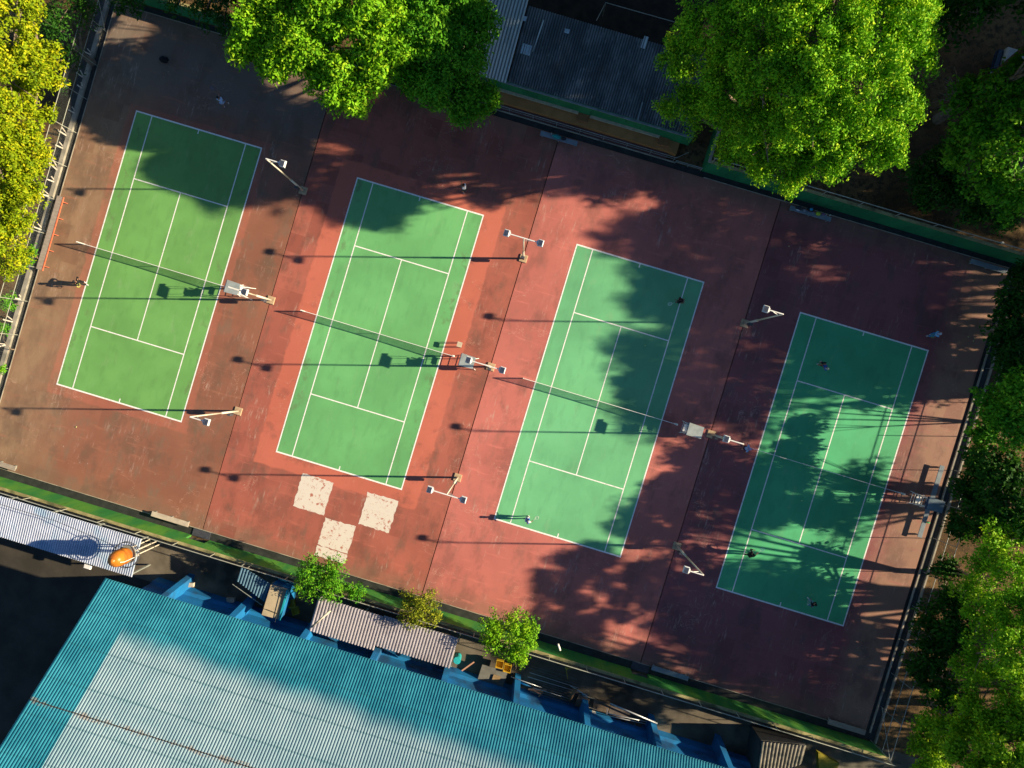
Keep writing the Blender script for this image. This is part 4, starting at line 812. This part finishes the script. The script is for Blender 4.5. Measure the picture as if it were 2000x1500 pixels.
for (u, v) in ((370, 1142), (450, 1172)):
    sheet('rubble_sack', [(u - 8, v - 4), (u + 8, v - 3), (u + 7, v + 5), (u - 7, v + 5)], .6, .25, mat('beige_sack', (.5, .42, .32), .9, .25, 6), 'beige bundle lying on the blue plinth, %s' % ('left one' if u < 400 else 'right one near the canopy'), 'bundle')

# ================================================================== people
SK = mat('skin', (.33, .17, .10), .5, .05, 8); HAIR = mat('black_hair', (.012, .010, .010), .6); SHOE = mat('white_shoe', (.75, .75, .75), .6)
def skin(name, V, E, Rr, m, parent, sub=1):
    me = bpy.data.meshes.new('t'); me.from_pydata([tuple(p) for p in V], E, []); o = bpy.data.objects.new('t', me); COL.objects.link(o)
    md = o.modifiers.new('s', 'SKIN'); me.update()
    if not me.skin_vertices: me.attributes  # layer is created with the modifier below
    if not me.skin_vertices:
        bpy.context.view_layer.objects.active = o; bpy.ops.object.modifier_remove(modifier='s'); bpy.ops.object.modifier_add(type='SKIN')
    for i, sv in enumerate(me.skin_vertices[0].data): sv.radius = (Rr[i], Rr[i]); sv.use_root = (i == 0)
    s2 = o.modifiers.new('u', 'SUBSURF'); s2.levels = sub; s2.render_levels = sub
    dg = bpy.context.evaluated_depsgraph_get(); nm = bpy.data.meshes.new_from_object(o.evaluated_get(dg)); bpy.data.objects.remove(o)
    nm.name = name; nm.materials.clear(); nm.materials.append(m); nm.polygons.foreach_set('use_smooth', [True] * len(nm.polygons))
    base = parent.location; nm.transform(Matrix.Translation(-base)); r = bpy.data.objects.new(name, nm); COL.objects.link(r); r.parent = parent; return r
def person(lab, fl, fr, head, hl, hr, shirt, shorts, cap=None, face=None, hh=1.58, skinm=SK, sleeve=.5, lean=0, long_pants=False):
    """feet, head and hands are given where they appear in the photograph, with their heights"""
    FL, FR = at(*fl, .07), at(*fr, .07); H = at(*head, hh); mid = (FL + FR) / 2
    t = thing('person', (mid.x, mid.y, 0), lab, 'person', 'people on the courts')
    neck = H + (mid - H) * .08; neck.z = hh - .2; hipz = .92 * hh / 1.6; hip = Vector((mid.x * .7 + H.x * .3, mid.y * .7 + H.y * .3, hipz)); chest = hip.lerp(neck, .62); belly = hip.lerp(neck, .3)
    HL, HR = at(*hl[:2], hl[2]), at(*hr[:2], hr[2])
    f = Vector(face or (-1, 0, 0)); f.z = 0; f.normalize(); side = Vector((-f.y, f.x, 0))
    hL, hR = hip + side * .1 - Vector((0, 0, .05)), hip - side * .1 - Vector((0, 0, .05))
    if (FL - hL).xy.length + (FR - hR).xy.length > (FR - hL).xy.length + (FL - hR).xy.length: FL, FR = FR, FL
    sL, sR = neck + side * .19 - Vector((0, 0, .06)), neck - side * .19 - Vector((0, 0, .06))
    def reach(s, h, mx=.62):
        d = h - s
        return s + d * min(1, mx / max(d.length, 1e-6))
    HL, HR = reach(sL, HL), reach(sR, HR)
    def mid2(a, b, bend, L):
        m = (a + b) / 2; d = (b - a).length; k = math.sqrt(max(0, (L / 2) ** 2 - (d / 2) ** 2)); return m + bend * k
    kL, kR = mid2(hL, FL, f, .88), mid2(hR, FR, f, .88); eL, eR = mid2(sL, HL, (side - f).normalized(), .58) , mid2(sR, HR, (-side - f).normalized(), .58)
    for q in (eL, eR): q.z -= .02
    V = [hip, belly, chest, neck, H + Vector((0, 0, -.07)), H + Vector((0, 0, .06))]; R = [.13, .12, .14, .055, .085, .085]; E = [(0, 1), (1, 2), (2, 3), (3, 4), (4, 5)]
    def chain(st, pts, rr):
        p = st
        for q, r in zip(pts, rr): V.append(q); R.append(r); E.append((p, len(V) - 1)); p = len(V) - 1
        return p
    V.append(H + f * .10 - Vector((0, 0, .02))); R.append(.018); E.append((4, len(V) - 1))      # nose
    for s in (1, -1): V.append(H + side * s * .09 - Vector((0, 0, .02))); R.append(.02); E.append((4, len(V) - 1))   # ears
    for (hp, k, F) in ((hL, kL, FL), (hR, kR, FR)):
        chain(0, [hp, hp.lerp(k, .5), k, k.lerp(F, .45), F, F + f * .16 - Vector((0, 0, .03))], [.085, .075, .055, .052, .038, .035])
    for (s_, e_, Hn) in ((sL, eL, HL), (sR, eR, HR)):
        w_ = chain(2, [s_, s_.lerp(e_, .5), e_, e_.lerp(Hn, .85)], [.06, .048, .04, .028]); d = (Hn - e_).normalized(); c = d.orthogonal().normalized(); c2 = d.cross(c)
        pm = chain(w_, [Hn], [.032])
        for k in range(4):
            o = c * (.028 * (k - 1.5)); l = [.07, .08, .075, .06][k]; chain(pm, [Hn + o + d * .04, Hn + o + d * (.04 + l * .5) + c2 * .012, Hn + o + d * (.03 + l) + c2 * .04], [.009, .009, .008])
        chain(w_, [Hn - c * .04 + c2 * .02, Hn - c * .045 + c2 * .045 + d * .03], [.011, .009])
    skin('body', V, E, R, skinm, t)
    sh = mat('shirt_' + '%.2f_%.2f_%.2f' % shirt, shirt, .8, .08, 8)
    ls = sum(shirt) < .1
    V2 = [hip, belly, chest, neck - Vector((0, 0, .04)), sL, eL if ls else sL.lerp(eL, .6), sR, eR if ls else sR.lerp(eR, .6)]
    skin('shirt', V2, [(0, 1), (1, 2), (2, 3), (2, 4), (4, 5), (2, 6), (6, 7)], [.155, .15, .175, .075, .085, .07, .085, .07], sh, t)
    if ls:
        for e_, h_ in ((eL, HL), (eR, HR)): skin('sleeve', [e_, e_.lerp(h_, .75)], [(0, 1)], [.062, .045], sh, t)
    k_ = .92 if long_pants else .7; so = mat('shorts_' + '%.2f_%.2f_%.2f' % shorts, shorts, .8, .08, 8)
    V3 = [hip - Vector((0, 0, .02)), hL, hL.lerp(kL, k_), hR, hR.lerp(kR, k_)]; E3 = [(0, 1), (1, 2), (0, 3), (3, 4)]; R3 = [.15, .115, .09, .115, .09]
    if long_pants: V3 += [kL, kL.lerp(FL, .9), kR, kR.lerp(FR, .9)]; E3 += [(2, 5), (5, 6), (4, 7), (7, 8)]; R3 += [.075, .065, .075, .065]
    skin('trousers' if long_pants else 'shorts', V3, E3, R3, so, t)
    for F in (FL, FR):
        sm = MB().ball(F + f * .07 - Vector((0, 0, .02)), .06, .06, .05, 10, 6); sm.ball(F + f * .15 - Vector((0, 0, .03)), .05, .05, .04, 10, 6); obj('shoe', sm, SHOE, t, True)
    hm = HAIR if cap is None else mat('cap_' + '%.2f_%.2f_%.2f' % cap, cap, .7, .05, 8)
    hb = MB().ball(H + Vector((0, 0, .055)) - f * .015, .102, .102, .085, 14, 8)
    if cap: hb.ball(H + Vector((0, 0, .04)) + f * .11, .075, .075, .015, 12, 4)
    obj('hair' if cap is None else 'cap', hb, hm, t, True)
    ey = MB()
    for s in (1, -1): ey.ball(H + f * .082 + side * s * .032 + Vector((0, 0, .012)), .012, n=6, m=4)
    obj('eyes', ey, HAIR, t)
    return HR, HL, (HR - eR).normalized(), (HL - eL).normalized()
def racket(hand, to, lab, c, normal=(0, 0, 1)):
    P = at(*to); d = (P - hand).normalized(); t = thing('tennis_racket', hand, lab, 'racket', 'rackets held by the players'); nv = Vector(normal); nv = (nv - d * nv.dot(d)).normalized()
    fr = mat('frame_%.2f_%.2f' % c[:2], c, .4, .05, 8); cen = hand + d * .52; sd = d.cross(nv).normalized(); mb = MB(); pts = [cen + d * math.cos(a) * .17 + sd * math.sin(a) * .13 for a in np.linspace(0, 6.2832, 21)]
    mb.tube(pts, .014, 6); mb.tube([hand + d * .12, cen - d * .17], .012, 6); obj('frame', mb, fr, t); obj('grip', MB().tube([hand - d * .1, hand + d * .13], .018, 8), DKH, t)
    st = MB(); vs = [cen + d * math.cos(a) * .165 + sd * math.sin(a) * .125 for a in np.linspace(0, 6.2832, 21)[:-1]]; st.add(vs, [tuple(range(20))])
    sm = net_mat('racket_strings_%.2f_%.2f' % c[:2], tuple(min(1, x * .9 + .1) for x in c), .018, .003); obj('strings', st, sm, t)
LB = (.42, .58, .85)
def P(*a, **k): return person(*a, **k)
h = P('person in a pale blue shirt reaching up with a racket behind the leftmost court', (446, 204), (438, 211), (425, 190), (436, 196, 1.1), (424, 178, 1.9), LB, (.35, .45, .65), None, (-.4, 1, 0)); racket(h[0], (414, 172, 2.3), 'dark blue racket raised by the person behind the leftmost court', (.08, .1, .2))
h = P('person in a white shirt bending behind the second court', (911, 373), (908, 378), (905, 361), (901, 356, 1.2), (900, 362, 1.0), (.78, .80, .82), (.05, .05, .06), None, (-.9, .3, 0), hh=1.5)
h = P('person all in black at the left sideline of the leftmost court', (163, 550), (168, 555), (145, 550), (154, 545, 1.05), (158, 557, .95), (.012, .012, .014), (.012, .012, .014), (.015, .015, .02), (1, -.2, 0), long_pants=True); racket(h[1] if True else h[0], (153, 562, .9), 'lime yellow racket of the person in black at the left', (.65, .75, .12), (.3, .2, 1))
h = P('person in black crouching on the far tramline of the third court', (1329, 592), (1337, 589), (1327, 585), (1320, 586, .9), (1321, 590, .95), (.012, .012, .014), (.25, .2, .12), None, (-1, -.1, 0), hh=1.42); racket(h[0], (1314, 592, .9), 'pale racket of the person crouching on the third court', (.6, .75, .65))
h = P('person in blue shirt and white cap at the lower left corner of court 3', (1030, 1008), (1025, 1013), (1033, 1019), (1029, 1022, 1.1), (1039, 1018, 1.2), (.02, .14, .62), (.55, .6, .7), (.8, .8, .8), (1, .1, 0)); racket(h[0], (1045, 1014, 1.3), 'white racket held out by the running person in blue', (.85, .88, .7))
h = P('person in pale blue shirt and lilac cap beside the net post of the right court', (1450, 871), (1448, 876), (1464, 877), (1462, 871, 1.1), (1461, 882, 1.1), (.42, .55, .80), (.02, .03, .07), (.45, .4, .65), (1, 0, 0))
h = P('person in sky blue shirt with a green racket behind the right court', (1814, 656), (1820, 653), (1836, 652), (1830, 645, 1.0), (1826, 658, 1.0), (.22, .48, .80), (.05, .25, .55), (.6, .65, .7), (-1, -.4, 0), long_pants=True); racket(h[1], (1816, 666, .8), 'green racket of the person behind the right court', (.18, .42, .08))
h = P('person in a royal blue shirt stooping on the upper part of the right court', (1600, 711), (1606, 706), (1616, 720), (1604, 711, .8), (1600, 713, .8), (.02, .12, .45), (.012, .015, .02), (.5, .5, .4), (-1, -.3, 0), hh=1.35)
h = P('person in black lunging on the lower left part of the right court', (1453, 1083), (1463, 1079), (1472, 1083), (1473, 1074, 1.2), (1479, 1081, 1.2), (.012, .012, .014), (.02, .02, .022), None, (.9, .5, 0), long_pants=True); racket(h[0], (1490, 1073, 1.4), 'pale racket swung by the person in black on the right court', (.7, .8, .8))
h = P('person in black with pale blue trousers near the lower baseline of the right court', (1580, 1170), (1580, 1183), (1593, 1181), (1584, 1172, 1.1), (1585, 1185, 1.0), (.012, .012, .014), (.16, .35, .5), None, (-1, .6, 0), long_pants=True); racket(h[0], (1577, 1166, 1.2), 'grey racket of the person near the lower baseline', (.5, .55, .5))
